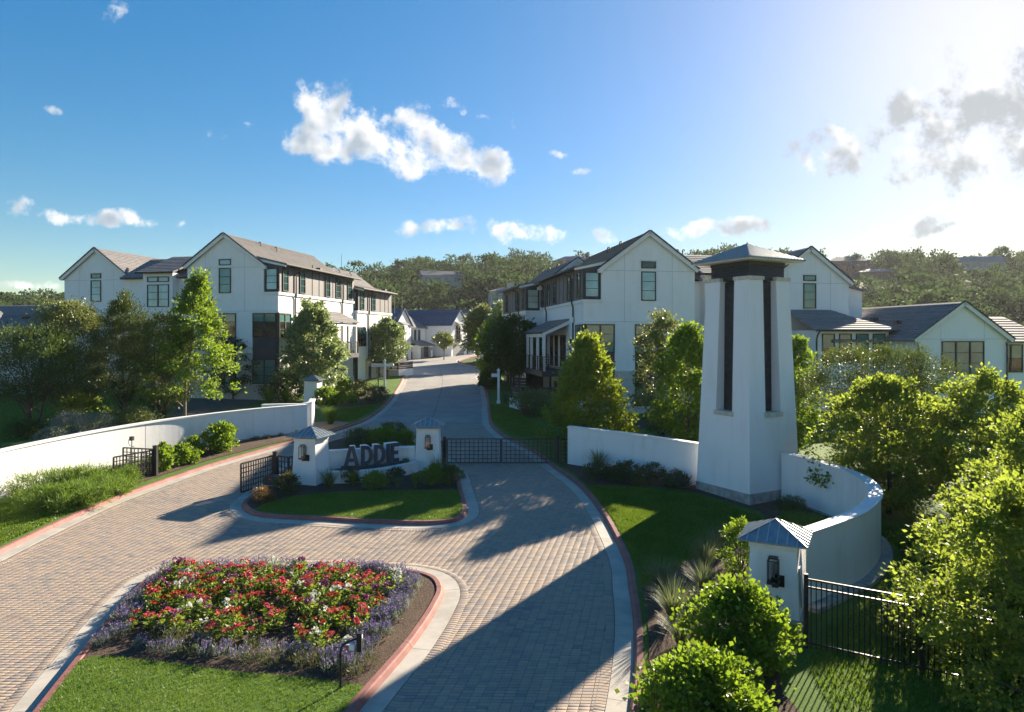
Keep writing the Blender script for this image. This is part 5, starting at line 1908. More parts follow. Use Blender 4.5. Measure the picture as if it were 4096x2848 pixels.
def foliage(rng, cen, per, cr, size, aspect, up=0.25, out=0.6, zc=0.0, flat=0.75, sprig=False):
    n = len(cen) * per
    k = np.repeat(np.arange(len(cen)), per)
    rad = cr * (0.6 + 0.8 * rng.random(len(cen)))
    off = rng.normal(size=(n, 3)) * (0.55 * rad)[k][:, None]
    off[:, 2] *= flat
    p = cen[k] + off
    axis = p.copy()
    axis[:, 2] -= zc
    d = unitv(off) * 0.8 + unitv(axis) * out + rng.normal(size=(n, 3)) * 0.6
    d[:, 2] += up
    s = size * (0.65 + 0.7 * rng.random(n))
    return leaf_quads(p, d, s, aspect, rng)


def tree(name, label, xy, h, w, kind, leafmat, seed, nclump=150, per=60, size=0.16, aspect=0.55, cr=None, base=0.22, trunk_r=0.10, bark='bark', up=0.2, lean=(0, 0), multi=1, cat='tree', group=None, limb=14, lump=0.28, inner=0.35, z_off=0.12):
    rng_ = np.random.default_rng(seed)
    o = thing(name, label, cat, (xy[0], xy[1], gz(xy[1]) + z_off), 0, group)
    z0, z1 = h * base, h
    cen, u = clumps(rng_, kind, w, z0, z1, nclump, lump, inner)
    cen[:, 0] += lean[0] * cen[:, 2] / h
    cen[:, 1] += lean[1] * cen[:, 2] / h
    cr = cr or w * 0.085
    V = foliage(rng_, cen, per, cr, size, aspect, up, 0.6, (z0 + z1) * 0.5)
    link('crown', np_mesh('crown', V, quad_faces(len(V)), MATS[leafmat]), None, o)
    m = MB()
    for k in range(multi):
        a = 6.28 * k / multi + seed
        sp = 0.0 if multi == 1 else w * 0.12
        top = Vector((lean[0] * 0.7 + sp * math.cos(a) * 1.5, lean[1] * 0.7 + sp * math.sin(a) * 1.5, h * 0.72))
        b = Vector((sp * 0.15 * math.cos(a), sp * 0.15 * math.sin(a), -0.35))
        pts, rads = [], []
        for q in range(7):
            t = q / 6
            p = b.lerp(top, t) + Vector((math.sin(t * 5 + seed), math.cos(t * 4 + seed), 0)) * 0.03 * h * t * (1 - t) * 2
            pts.append(p)
            rads.append(trunk_r * (1.25 if q == 0 else 1.0) * (1 - 0.82 * t) / (multi ** 0.5))
        m.tube(pts, rads, 8)
        idx = rng_.permutation(len(cen))[:limb]
        for i in idx:
            e = Vector(cen[i])
            t = min(0.95, max(0.18, (e.z - 0.25 * (z1 - z0)) / top.z * 0.75))
            s_ = b.lerp(top, t)
            midp = s_.lerp(e, 0.55) + Vector((0, 0, -0.06 * h * 0.3))
            r0 = trunk_r * (1 - 0.8 * t) * 0.5
            m.tube([s_, midp, e], [r0, r0 * 0.55, 0.008], 5)
    m.build('trunk', MATS[bark], o, True)
    return o


LEFT_T = 'trees behind the long left wall'
tree('juniper_tree', 'dark spreading juniper with several bare stems at the left edge', G(130, 1735), 5.9, 5.2, 'flat', 'leaf_dark', 11, 300, 75, 0.16, 0.26, 0.42, 0.34, 0.17, up=0.5, multi=3, group=LEFT_T, limb=10)
tree('live_oak', 'olive green live oak with glinting leaves left of the tall juniper', G(275, 1690), 7.4, 5.2, 'round', 'leaf_live_oak', 12, 300, 75, 0.14, 0.5, 0.44, 0.16, 0.13, multi=2, group=LEFT_T)
tree('juniper_tree', 'tall pointed juniper standing between the live oak and the broad juniper', G(495, 1700), 7.7, 3.2, 'egg', 'leaf_juniper', 13, 290, 75, 0.17, 0.24, 0.30, 0.20, 0.14, up=1.0, group=LEFT_T, limb=18)
tree('juniper_tree', 'broad brownish juniper touching the bright tree in front of the left house', G(650, 1700), 6.6, 4.6, 'round', 'leaf_juniper', 14, 290, 75, 0.17, 0.24, 0.36, 0.18, 0.14, up=0.6, multi=2, group=LEFT_T, limb=18)
tree('young_oak', 'bright green upright oak with a pale trunk before the left house', G(735, 1700), 9.0, 6.0, 'cone', 'leaf_bright', 15, 230, 62, 0.18, 0.62, 0.32, 0.20, 0.12, 'pale_bark', group=LEFT_T, lump=0.45, lean=(0.9, 0))
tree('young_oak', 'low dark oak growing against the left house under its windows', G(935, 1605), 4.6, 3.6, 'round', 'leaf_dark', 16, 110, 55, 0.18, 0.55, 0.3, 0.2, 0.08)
tree('sycamore', 'pale green maple-leaved tree in front of the sunlit left facade', (-15.75, 53.9), 7.3, 4.9, 'egg', 'leaf_pale', 17, 260, 58, 0.22, 0.75, 0.34, 0.10, 0.12, 'pale_bark', lump=0.35)
tree('street_tree', 'slim pale green street tree behind the left street sign', G(1550, 1520), 6.1, 3.5, 'egg', 'leaf_pale', 18, 150, 50, 0.24, 0.6, 0.36, 0.30, 0.09, lump=0.2)
tree('street_tree', 'dark round tree with a thin trunk right of the street', G(2045, 1580), 6.4, 4.3, 'round', 'leaf_dark', 20, 190, 58, 0.22, 0.6, 0.40, 0.28, 0.10)
tree('street_tree', 'sunlit yellow green tree behind the dark right street tree', G(1972, 1535), 5.6, 3.2, 'round', 'leaf_bright', 21, 130, 52, 0.24, 0.6, 0.38, 0.12, 0.10)
tree('street_tree', 'large dark tree at the bend of the street', G(1925, 1458), 7.4, 4.2, 'egg', 'leaf_live_oak', 22, 170, 52, 0.34, 0.6, 0.5, 0.22, 0.12)
tree('street_tree', 'pale topped tree before the slate-blue roofs', G(2000, 1470), 7.8, 3.6, 'egg', 'leaf_pale', 23, 100, 45, 0.30, 0.6, 0.4, 0.3, 0.1)
tree('street_tree', 'little tree beside the garage doors at the bend', G(1776, 1440), 3.9, 2.9, 'flat', 'leaf_live_oak', 24, 45, 40, 0.28, 0.6, 0.42, 0.5, 0.09)
tree('young_oak', 'bright yellow green conical oak before the right townhouse', (3.8, 34.3), 5.5, 5.4, 'cone', 'leaf_gold', 25, 300, 64, 0.17, 0.62, 0.34, 0.06, 0.10, 'pale_bark', lump=0.22)
tree('young_oak', 'dark slender oak close to the corner of the right townhouse', G(2392, 1640), 6.2, 3.4, 'egg', 'leaf_dark', 26, 120, 55, 0.2, 0.6, 0.32, 0.1, 0.09)
tree('young_oak', 'thin olive oak with open branches left of the tower', (8.0, 36.2), 6.6, 3.4, 'egg', 'leaf_live_oak', 27, 130, 50, 0.17, 0.55, 0.30, 0.10, 0.10, lump=0.4)
tree('young_oak', 'sunlit green oak just left of the tower', (8.55, 33.2), 6.0, 3.0, 'egg', 'leaf_bright', 28, 190, 58, 0.18, 0.62, 0.30, 0.05, 0.10, lump=0.35)
tree('young_oak', 'narrow bright oak peeping out behind the right edge of the tower', (14.25, 34.0), 5.5, 1.9, 'egg', 'leaf_bright', 29, 120, 55, 0.18, 0.62, 0.28, 0.06, 0.08, lump=0.35)
tree('juniper_tree', 'old spreading juniper with bare lower branches right of the tower', G(3510, 1890), 5.2, 5.2, 'flat', 'leaf_juniper', 30, 330, 80, 0.14, 0.26, 0.36, 0.36, 0.14, up=0.5, multi=2, limb=26, lump=0.35)
tree('juniper_tree', 'low juniper spilling over the curved wall by the right-hand juniper', G(3560, 1960), 3.0, 4.2, 'round', 'leaf_juniper', 31, 170, 70, 0.13, 0.26, 0.3, 0.0, 0.08, up=0.4, multi=2)
RIGHT_T = 'oaks along the right edge'
tree('young_oak', 'sunlit oak in the row behind the curved wall, nearest to the juniper', (12.9, 23.4), 4.6, 4.3, 'egg', 'leaf_oak', 32, 330, 62, 0.125, 0.62, 0.20, 0.06, 0.10, group=RIGHT_T, lump=0.42)
tree('young_oak', 'tall oak behind the curved wall under the broad white gable', (16.3, 23.2), 4.7, 5.2, 'egg', 'leaf_oak', 33, 360, 62, 0.125, 0.62, 0.22, 0.06, 0.11, group=RIGHT_T, lump=0.42)
tree('young_oak', 'oak cut by the right edge of the picture at mid height', (15.3, 18.6), 4.7, 4.6, 'egg', 'leaf_oak', 34, 340, 64, 0.115, 0.62, 0.20, 0.04, 0.11, group=RIGHT_T, lump=0.42)
tree('young_oak', 'large oak filling the lower right corner before the picket fence', (9.2, 11.8), 3.85, 4.3, 'egg', 'leaf_oak', 35, 420, 70, 0.092, 0.62, 0.17, 0.02, 0.10, group=RIGHT_T, lump=0.40)
tree('young_oak', 'oak between the picket fence and the right edge', (12.3, 15.6), 4.6, 4.2, 'egg', 'leaf_oak', 36, 340, 68, 0.105, 0.62, 0.19, 0.03, 0.10, group=RIGHT_T, lump=0.42)


def shrub(name, label, xy, h, w, leafmat, seed, nclump=60, per=40, size=0.09, aspect=0.6, kind='round', up=0.3, group=None, z=0.13, extra=None, cr=None, cat='shrub'):
    rng_ = np.random.default_rng(seed)
    o = thing(name, label, cat, (xy[0], xy[1], gz(xy[1]) + z), 0, group)
    cen, u = clumps(rng_, kind, w, 0.05 * h, h * 0.94, nclump, 0.34, 0.4)
    V = foliage(rng_, cen, per, cr or w * 0.11, size, aspect, up, 0.5, h * 0.3)
    V[:, 2] = np.maximum(V[:, 2], 0.0)
    link('foliage', np_mesh('foliage', V, quad_faces(len(V)), MATS[leafmat]), None, o)
    m = MB()
    for i in range(min(10, nclump)):
        e = Vector(cen[i])
        m.tube([(0, 0, -0.1), e * 0.5 + Vector((0, 0, 0.05)), e], [0.018, 0.012, 0.004], 5)
    m.build('stems', MATS['bark'], o)
    if extra:
        mt, n, s = extra
        k = rng_.integers(0, len(cen), n)
        p = cen[k] + rng_.normal(size=(n, 3)) * w * 0.07
        p[:, 2] = np.maximum(p[:, 2] + h * 0.06, 0.05)
        d = rng_.normal(size=(n, 3))
        d[:, 2] = np.abs(d[:, 2]) + 0.5
        V = leaf_quads(p, d, s * (0.7 + 0.6 * rng_.random(n)), 0.8, rng_)
        link('blossom', np_mesh('blossom', V, quad_faces(len(V)), MATS[mt]), None, o)['kind'] = 'stuff'
    return o


# near right bed
shrub('mallow_shrub', 'large glossy green shrub directly in front of the nearest lantern pier', (4.35, 13.05), 1.70, 1.75, 'leaf_shrub', 51, 200, 46, 0.088, 0.85, 'egg', extra=('petal_red', 26, 0.05))
shrub('mallow_shrub', 'bright yellow green shrub at the bottom edge below the pier', (3.2, 11.2), 1.25, 2.05, 'leaf_shrub', 52, 210, 46, 0.085, 0.85, 'egg', extra=('petal_red', 46, 0.05))
shrub('bushy_shrub', 'bushy green shrub behind the nearest pier with bare stems', G(2962, 2310), 1.35, 1.15, 'leaf_shrub', 53, 80, 40, 0.075, 0.6, 'egg')
# left verge
FE = 'feathery ground cover on the left verge'
for k, (px, py, h, w) in enumerate([(180, 2040), (290, 2042), (385, 2020), (260, 1985), (360, 1975), (460, 1985), (490, 1950), (150, 1990)][i] + (hh, ww) for i, (hh, ww) in enumerate([(0.62, 1.6), (0.7, 1.8), (0.66, 1.6), (0.85, 1.9), (0.85, 1.8), (0.55, 1.3), (0.6, 1.3), (0.8, 1.7)])):
    spot = ['its lowest mound at the left', 'its middle mound at the kerb', 'its kerbside mound before the gate leaf', 'its tall mound by the wall', 'its highest mound in the middle', 'its small mound at the gate leaf', 'its mound behind the gate leaf end', 'its mound at the wall foot'][k]
    shrub('trailing_rosemary', 'feathery green ground cover on the left verge, ' + spot, G(px, py), h, w, 'leaf_feather', 60 + k, 70, 60, 0.16, 0.10, 'round', 0.9, FE)
shrub('leafy_shrub', 'upright leafy shrub tucked behind the far open gate leaf', G(645, 1895), 1.25, 0.95, 'leaf_shrub', 70, 60, 38, 0.10, 0.8, 'egg')
shrub('leafy_shrub', 'low two-pronged yellow green shrub in the bark bed right of the open gate leaf', G(722, 1868), 0.85, 1.3, 'leaf_shrub', 71, 60, 36, 0.10, 0.8, 'egg')
shrub('leafy_shrub', 'loose upright yellow green shrub in the middle of the bark bed', G(770, 1838), 1.0, 0.95, 'leaf_shrub', 72, 45, 36, 0.10, 0.8, 'egg')
shrub('leafy_shrub', 'round dense green shrub against the long left wall', G(884, 1815), 1.35, 1.45, 'leaf_shrub', 73, 100, 42, 0.11, 0.8, 'round')
for k, (px, py) in enumerate([(1020, 1770), (1065, 1764), (1110, 1752), (1180, 1745)]):
    shrub('dormant_tuft', 'small dry brown tuft in the bark bed by the left wall', G(px, py), 0.14, 0.5, 'leaf_rust', 76 + k, 14, 20, 0.12, 0.1, 'round', 0.5, 'dry tufts in the bark bed')
# behind the long wall
shrub('sage_shrub', 'grey green sage with mauve flower spikes behind the long left wall', G(290, 1780), 1.6, 2.0, 'leaf_sage', 80, 110, 40, 0.10, 0.35, 'round', 0.8, extra=('petal_mauve', 420, 0.08))
shrub('sage_shrub', 'silvery sage bush right of the mauve flowering sage', G(385, 1752), 1.25, 1.9, 'leaf_sage', 81, 90, 40, 0.10, 0.35, 'round', 0.7)
shrub('sage_shrub', 'small silvery sage at the wall below the left juniper', G(205, 1800), 1.0, 1.4, 'leaf_sage', 82, 70, 36, 0.10, 0.35, 'round', 0.6)
shrub('leafy_shrub', 'shrub with pale glinting leaves under the tall juniper', G(540, 1730), 1.3, 2.4, 'leaf_live_oak', 83, 90, 40, 0.11, 0.6, 'round')
shrub('leafy_shrub', 'yellow green shrub below the live oak trunks', G(320, 1712), 1.9, 2.6, 'leaf_oak', 84, 90, 40, 0.13, 0.6, 'round')
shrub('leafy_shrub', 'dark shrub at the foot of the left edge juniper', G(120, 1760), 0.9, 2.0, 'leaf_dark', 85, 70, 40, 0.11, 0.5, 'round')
# by the left house and its pier
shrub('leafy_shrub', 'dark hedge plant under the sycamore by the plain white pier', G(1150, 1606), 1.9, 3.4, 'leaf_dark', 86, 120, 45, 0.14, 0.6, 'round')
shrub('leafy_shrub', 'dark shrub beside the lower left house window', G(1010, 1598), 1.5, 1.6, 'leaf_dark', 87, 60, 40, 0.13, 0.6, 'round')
shrub('leafy_shrub', 'sunlit leafy shrub right of the plain white pier', G(1308, 1640), 1.5, 1.5, 'leaf_shrub', 88, 70, 40, 0.14, 0.7, 'round')
shrub('leafy_shrub', 'green shrub with a red tip left of the black lamp post', G(1372, 1592), 1.5, 1.5, 'leaf_shrub', 89, 60, 40, 0.15, 0.7, 'egg')
shrub('leafy_shrub', 'low yellow green plant in the bed by the left kerb', G(1392, 1618), 0.5, 1.8, 'leaf_bright', 90, 40, 36, 0.14, 0.6, 'round')
shrub('sage_shrub', 'round grey green shrub beside the left street sign post', G(1502, 1618), 1.25, 1.9, 'leaf_olive', 91, 70, 40, 0.13, 0.3, 'round', 0.6)
shrub('leafy_shrub', 'bushy green shrub near the black lamp post', G(1437, 1590), 1.2, 1.7, 'leaf_live_oak', 92, 60, 40, 0.14, 0.5, 'round')
# letter sign island
shrub('boxwood', 'clipped dark boxwood left of the three behind the letter sign', G(1438, 1800), 0.95, 1.5, 'leaf_dark', 93, 90, 50, 0.06, 0.7, 'flat', z=0.12)
shrub('boxwood', 'bright green boxwood in the middle behind the letter sign', G(1535, 1806), 1.05, 1.5, 'leaf_shrub', 94, 80, 45, 0.09, 0.7, 'round', z=0.12)
shrub('boxwood', 'rounded boxwood furthest back behind the letter sign', G(1575, 1778), 1.05, 1.4, 'leaf_dark', 95, 90, 50, 0.06, 0.7, 'flat', z=0.12)
shrub('boxwood', 'green boxwood against the pier beside the closed gate', G(1618, 1812), 1.0, 1.0, 'leaf_shrub', 96, 70, 45, 0.08, 0.7, 'round', z=0.12)
shrub('abelia_shrub', 'pink speckled shrub half hiding the gate motor', G(1148, 1985), 0.72, 0.95, 'leaf_olive', 97, 60, 38, 0.07, 0.5, 'egg', 0.5, extra=('leaf_rust', 160, 0.05))
shrub('abelia_shrub', 'rusty leaved little shrub at the left tip of the sign island', G(1052, 2020), 0.48, 0.85, 'leaf_rust', 98, 50, 36, 0.06, 0.5, 'round', 0.5)
shrub('rosemary_shrub', 'bright green rosemary below the letters', G(1500, 1968), 0.62, 0.95, 'leaf_feather', 99, 70, 55, 0.12, 0.12, 'egg', 1.1)
shrub('rosemary_shrub', 'bright green rosemary left of the corner one on the sign island', G(1735, 1955), 0.78, 1.0, 'leaf_feather', 100, 70, 55, 0.12, 0.12, 'egg', 1.1)
shrub('rosemary_shrub', 'dark rosemary at the right corner of the sign island bed', G(1806, 1950), 0.72, 0.95, 'leaf_juniper', 101, 60, 55, 0.11, 0.12, 'egg', 0.9)
shrub('abelia_shrub', 'dull green shrub between the sotol and the rosemary', G(1408, 1945), 0.55, 0.8, 'leaf_olive', 102, 50, 36, 0.07, 0.4, 'round', 0.5)
shrub('abelia_shrub', 'brown tipped shrub leaning on the low planter wall', G(1582, 1935), 0.50, 0.7, 'leaf_olive', 103, 50, 36, 0.07, 0.45, 'round', 0.5, extra=('leaf_rust', 90, 0.05))
shrub('abelia_shrub', 'wispy little plant inside the planter under the letter E', (-4.55, 29.45), 0.28, 0.3, 'leaf_olive', 104, 16, 24, 0.06, 0.4, 'round', 0.5, z=0.46)
# bed along the right wall
AB = 'olive shrubs along the wall by the tower'
for k, (px, py, h, w) in enumerate([(2390, 1938, 0.72, 1.1), (2462, 1938, 0.55, 0.8), (2508, 1925, 0.66, 0.95), (2560, 1955, 0.6, 0.85), (2618, 1930, 0.62, 0.95), (2680, 1925, 0.62, 0.9), (2700, 1965, 0.62, 0.95)]):
    shrub('abelia_shrub', 'olive brown mounded shrub in the row along the wall by the tower', G(px, py), h, w, 'leaf_olive', 110 + k, 55, 42, 0.065, 0.5, 'round', 0.4, AB, 0.15, ('leaf_rust', 70, 0.05))
shrub('yew_shrub', 'small tiered dark shrub at the right foot of the tower', G(3170, 2068), 0.55, 0.75, 'leaf_dark', 120, 60, 45, 0.08, 0.2, 'flat', 0.3, z=0.15)
shrub('trailing_rosemary', 'low feathery green mat between tower and nearest pier', G(3200, 2128), 0.32, 1.5, 'leaf_feather', 121, 60, 55, 0.13, 0.1, 'round', 0.6)
shrub('leafy_shrub', 'dark rounded shrub under the conical yellow green oak', G(2190, 1680), 0.95, 2.2, 'leaf_dark', 122, 90, 45, 0.12, 0.6, 'round')
shrub('leafy_shrub', 'dense dark green hedge left of the conical oak', G(2130, 1655), 1.5, 2.6, 'leaf_live_oak', 123, 100, 45, 0.13, 0.6, 'round')
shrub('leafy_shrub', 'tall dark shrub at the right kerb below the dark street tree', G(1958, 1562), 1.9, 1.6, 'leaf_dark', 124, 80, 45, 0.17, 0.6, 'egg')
shrub('leafy_shrub', 'small brownish shrub by the right lawn', G(2110, 1672), 0.5, 0.9, 'leaf_rust', 125, 30, 30, 0.10, 0.5, 'round')
shrub('leafy_shrub', 'dark shrub growing behind the black picket fence', (8.35, 14.1), 1.25, 1.3, 'leaf_dark', 126, 70, 42, 0.09, 0.6, 'round')
shrub('leafy_shrub', 'bronze leaved shrub outside the curved wall', (11.9, 19.2), 0.9, 1.5, 'leaf_gold', 127, 60, 40, 0.10, 0.6, 'round')
shrub('leafy_shrub', 'undergrowth between the oaks on the right', (13.2, 17.0), 1.4, 2.6, 'leaf_oak', 128, 90, 45, 0.12, 0.6, 'round')


def blades(name, label, xy, h, w, mat, seed, n=150, bw=0.018, spread=0.8, droop=0.55, z=0.13, cat='ornamental grass', group=None, straight=False, seeds=0):
    """tuft of arching strap leaves"""
    rng_ = np.random.default_rng(seed)
    o = thing(name, label, cat, (xy[0], xy[1], gz(xy[1]) + z), 0, group)
    th = rng_.random(n) * 2 * np.pi
    reach = w / 2 * (0.25 + 0.75 * rng_.random(n)) * spread / 0.8
    hh = h * (0.55 + 0.5 * rng_.random(n)) * np.where(straight, np.sqrt(np.clip(1.2 - (reach / (w / 2)) ** 2, 0.1, 1)), 1)
    base = np.stack([np.cos(th), np.sin(th), np.zeros(n)], 1) * (0.06 * w * rng_.random(n))[:, None]
    out = np.stack([np.cos(th), np.sin(th), np.zeros(n)], 1)
    side = np.stack([-np.sin(th), np.cos(th), np.zeros(n)], 1)
    K = 5
    V = np.empty((n, K, 2, 3))
    for k in range(K):
        t = k / (K - 1)
        r = reach * (t if straight else t ** 1.3)
        zz = hh * (t if straight else (t * (1 + droop) - droop * t ** 3))
        p = base + out * r[:, None] + np.array([0, 0, 1.0]) * zz[:, None]
        wd = bw * (1 - t) ** 0.7 * 0.5 + 0.001
        V[:, k, 0] = p - side * wd
        V[:, k, 1] = p + side * wd
    idx = np.arange(n * K * 2).reshape(n, K, 2)
    Fq = np.stack([idx[:, :-1, 0], idx[:, :-1, 1], idx[:, 1:, 1], idx[:, 1:, 0]], 3 - 1).reshape(-1, 4)
    link('blade_tuft', np_mesh('blade_tuft', V.reshape(-1, 3), Fq, MATS[mat]), None, o)
    if seeds:
        m = MB()
        for k in range(seeds):
            a = rng_.random() * 6.28
            r = w * 0.35 * rng_.random()
            m.tube([(0, 0, 0), (r * 0.4 * math.cos(a), r * 0.4 * math.sin(a), h * 0.8), (r * math.cos(a), r * math.sin(a), h * 1.35)], [0.006, 0.005, 0.003], 4)
        m.build('flower_stalk', MATS['leaf_grass'], o)
    return o


YU = 'arching grasses in the bed by the nearest pier'
for k, (px, py, h, w, l) in enumerate([
        (2640, 2385, 0.80, 1.15, 'grey green arching grass at the lawn edge right of the long kerb'),
        (2690, 2500, 0.90, 1.45, 'largest arching grass in the bed by the nearest pier'),
        (2722, 2612, 0.62, 1.0, 'front arching grass closest to the glossy green shrub'),
        (2822, 2300, 0.85, 1.2, 'sunlit arching grass beside the lawn near the bare stemmed shrub'),
        (2815, 2400, 0.80, 1.15, 'arching grass in the middle of the bed by the nearest pier'),
        (2868, 2230, 0.80, 1.1, 'rearmost arching grass in the bed by the nearest pier')]):
    blades('arching_grass', l, G(px, py), h, w, 'leaf_grass', 140 + k, 260, 0.016, 0.95, 0.4, group=YU, seeds=2)
blades('sotol_plant', 'spiky blue green sotol in front of the left sign pier', G(1318, 1965), 0.75, 1.15, 'leaf_grass', 150, 170, 0.022, 0.9, 0.2)
blades('arching_grass', 'fine pale grass on the sign island beside the olive shrub', G(1412, 1955), 0.55, 0.8, 'leaf_feather', 151, 220, 0.010, 0.8, 0.6)
blades('arching_grass', 'fine grey grass right of the bright rosemary', G(1590, 1962), 0.42, 0.8, 'leaf_grass', 152, 220, 0.010, 0.8, 0.6)
blades('arching_grass', 'fine pale green grass below the pier beside the closed gate', G(1662, 1962), 0.62, 0.9, 'leaf_feather', 153, 240, 0.010, 0.8, 0.6)
blades('arching_grass', 'tall spiky grass at the foot of the pier beside the closed gate', G(1748, 1925), 1.0, 1.2, 'leaf_grass', 154, 200, 0.014, 0.9, 0.25)
blades('arching_grass', 'tall grass left of the pair at the wall by the closed gate', G(2392, 1898), 0.95, 1.5, 'leaf_grass', 155, 260, 0.014, 0.9, 0.3)
blades('arching_grass', 'tall grass right of the pair at the wall by the closed gate', G(2490, 1888), 0.8, 1.1, 'leaf_grass', 156, 200, 0.014, 0.9, 0.3)
blades('arching_grass', 'dry grass tuft by the left wall behind the feathery ground cover', G(470, 1925), 0.6, 0.9, 'leaf_grass', 157, 150, 0.012, 0.9, 0.4)
blades('arching_grass', 'thin dry grass at the wall above the feathery ground cover', G(345, 1945), 1.15, 0.9, 'leaf_grass', 158, 60, 0.010, 0.8, 0.2)
blades('fountain_grass', 'big round fountain grass on the lawn beyond the left wall', G(1322, 1706), 1.15, 2.3, 'leaf_feather', 159, 700, 0.012, 0.9, 0.7)
blades('yucca_plant', 'left of two spiky yellow green yuccas behind the short curved wall', G(1076, 1622), 1.5, 1.7, 'leaf_oak', 160, 170, 0.035, 0.75, 0.1, straight=True)
blades('yucca_plant', 'right of two spiky yellow green yuccas behind the short curved wall', G(1146, 1622), 1.5, 1.7, 'leaf_oak', 161, 170, 0.035, 0.75, 0.1, straight=True)
blades('arching_grass', 'grass clump at the foot of the left street sign', G(1521, 1590), 1.0, 1.2, 'leaf_grass', 162, 160, 0.018, 0.8, 0.3)
blades('arching_grass', 'grass clump at the foot of the right street sign', G(2018, 1622), 1.0, 1.2, 'leaf_grass', 163, 180, 0.018, 0.8, 0.4)
blades('arching_grass', 'grass growing by the slatted fence of the right townhouse', G(2100, 1600), 1.2, 1.2, 'leaf_grass', 164, 140, 0.018, 0.8, 0.3)

# agave by the tower
ag = thing('agave', 'large blue green agave against the left foot of the tower', 'agave', (6.55, 26.75, gz(26.75) + 0.14))
ra = np.random.default_rng(9)
for k in range(26):
    a = k * 2.4
    el = 0.25 + 1.15 * (k / 26)
    L_ = 0.85 - 0.15 * (k / 26)
    dv = Vector((math.cos(a) * math.cos(el), math.sin(a) * math.cos(el), math.sin(el)))
    sdv = Vector((-math.sin(a), math.cos(a), 0))
    nv = dv.cross(sdv)
    m = MB()
    b0 = dv * 0.05
    mid1, mid2, tip = dv * L_ * 0.4 + nv * -0.02, dv * L_ * 0.75 + nv * -0.01, dv * L_ + nv * 0.05
    w1, w2, w3 = 0.05, 0.075, 0.045
    m.v = [b0 - sdv * w1, b0 + sdv * w1, mid1 + sdv * w2, mid2 + sdv * w3, tip, mid2 - sdv * w3, mid1 - sdv * w2, mid1 + nv * 0.03, mid2 + nv * 0.02, b0 + nv * 0.03]
    m.f = [(0, 9, 7, 6), (9, 1, 2, 7), (6, 7, 8, 5), (7, 2, 3, 8), (5, 8, 4), (8, 3, 4), (6, 2, 1, 0), (5, 3, 2, 6), (4, 3, 5)]
    m.build('leaf', MATS['leaf_agave'], ag)

# ------------------------------------------------------------------ flower bed
def bedding_proto(color, seed):
    rng_ = np.random.default_rng(seed)
    o = thing('flowering_plant', color[1], 'flower', (0, 0, 0), 0, color[2])
    n = 84
    th = rng_.random(n) * 6.28
    z = 0.03 + 0.27 * rng_.random(n)
    r = 0.11 * np.sqrt(rng_.random(n)) * (0.7 + z)
    c = np.stack([r * np.cos(th), r * np.sin(th), z], 1)
    d = np.stack([np.cos(th), np.sin(th), 0.35 + rng_.normal(0, 0.4, n)], 1)
    V = leaf_quads(c, d, 0.085 * (0.7 + 0.6 * rng_.random(n)), 0.5, rng_)
    link('foliage', np_mesh('foliage', V, quad_faces(len(V)), MATS['leaf_bedding']), None, o)
    Vs = []
    for k in range(int(rng_.integers(4, 9))):
        a, rr = rng_.random() * 6.28, 0.12 * math.sqrt(rng_.random())
        cc = np.array([rr * math.cos(a), rr * math.sin(a), 0.29 + 0.07 * rng_.random()])
        nn = 12
        dd = rng_.normal(size=(nn, 3))
        dd[:, 2] = np.abs(dd[:, 2]) * 0.7 + 0.05
        dd = unitv(dd)
        Vs.append(leaf_quads(cc + dd * 0.012, dd, np.full(nn, 0.041), 0.9, rng_, -0.05))
    V = np.vstack(Vs)
    link('blossom', np_mesh('blossom', V, quad_faces(len(V)), MATS[color[0]]), None, o)['kind'] = 'stuff'
    return o


COLS = {
    'pink': ('petal_pink', 'bright pink flowering plant among the bedding in the front island', 'pink bedding flowers'),
    'red': ('petal_red', 'deep red flowering plant among the bedding in the front island', 'red bedding flowers'),
    'white': ('petal_white', 'white flowering plant among the bedding in the front island', 'white bedding flowers'),
    'purple': ('petal_purple', 'dark purple flowering plant among the bedding in the front island', 'purple bedding flowers'),
}


def lavender_proto(seed, bloom=True):
    rng_ = np.random.default_rng(seed)
    o = thing('lavender_plant', 'violet flower spikes edging the bedding in the front island' if bloom else 'green hardly flowering lavender along the front edge of the bedding', 'lavender', (0, 0, 0), 0,
              'violet edging plants' if bloom else 'green edging plants')
    n = 190
    th = rng_.random(n) * 6.28
    r = 0.20 * np.sqrt(rng_.random(n))
    z = 0.02 + 0.20 * rng_.random(n)
    c = np.stack([r * np.cos(th), r * np.sin(th), z], 1)
    d = np.stack([np.cos(th) * 0.5, np.sin(th) * 0.5, 1.0 + rng_.normal(0, 0.3, n)], 1) + rng_.normal(size=(n, 3)) * 0.25
    V = leaf_quads(c, d, 0.10 * (0.7 + 0.6 * rng_.random(n)), 0.16, rng_)
    link('foliage', np_mesh('foliage', V, quad_faces(len(V)), MATS['leaf_olive' if not bloom else 'leaf_sage']), None, o)
    Vs = []
    for k in range(20 if bloom else 3):
        a, rr = rng_.random() * 6.28, 0.21 * math.sqrt(rng_.random())
        bx, by = rr * math.cos(a), rr * math.sin(a)
        tilt_ = np.array([bx * 0.5, by * 0.5, 1.0])
        for q_ in range(5):
            cc = np.array([bx, by, 0.19]) + tilt_ * (0.02 + 0.026 * q_) * (0.8 + 0.5 * rng_.random())
            dd = rng_.normal(size=(2, 3)) + tilt_
            Vs.append(leaf_quads(np.repeat(cc[None], 2, 0), dd, np.full(2, 0.030), 0.7, rng_))
    V = np.vstack(Vs)
    link('flower_spike', np_mesh('flower_spike', V, quad_faces(len(V)), MATS['petal_lavender']), None, o)['kind'] = 'stuff'
    return o


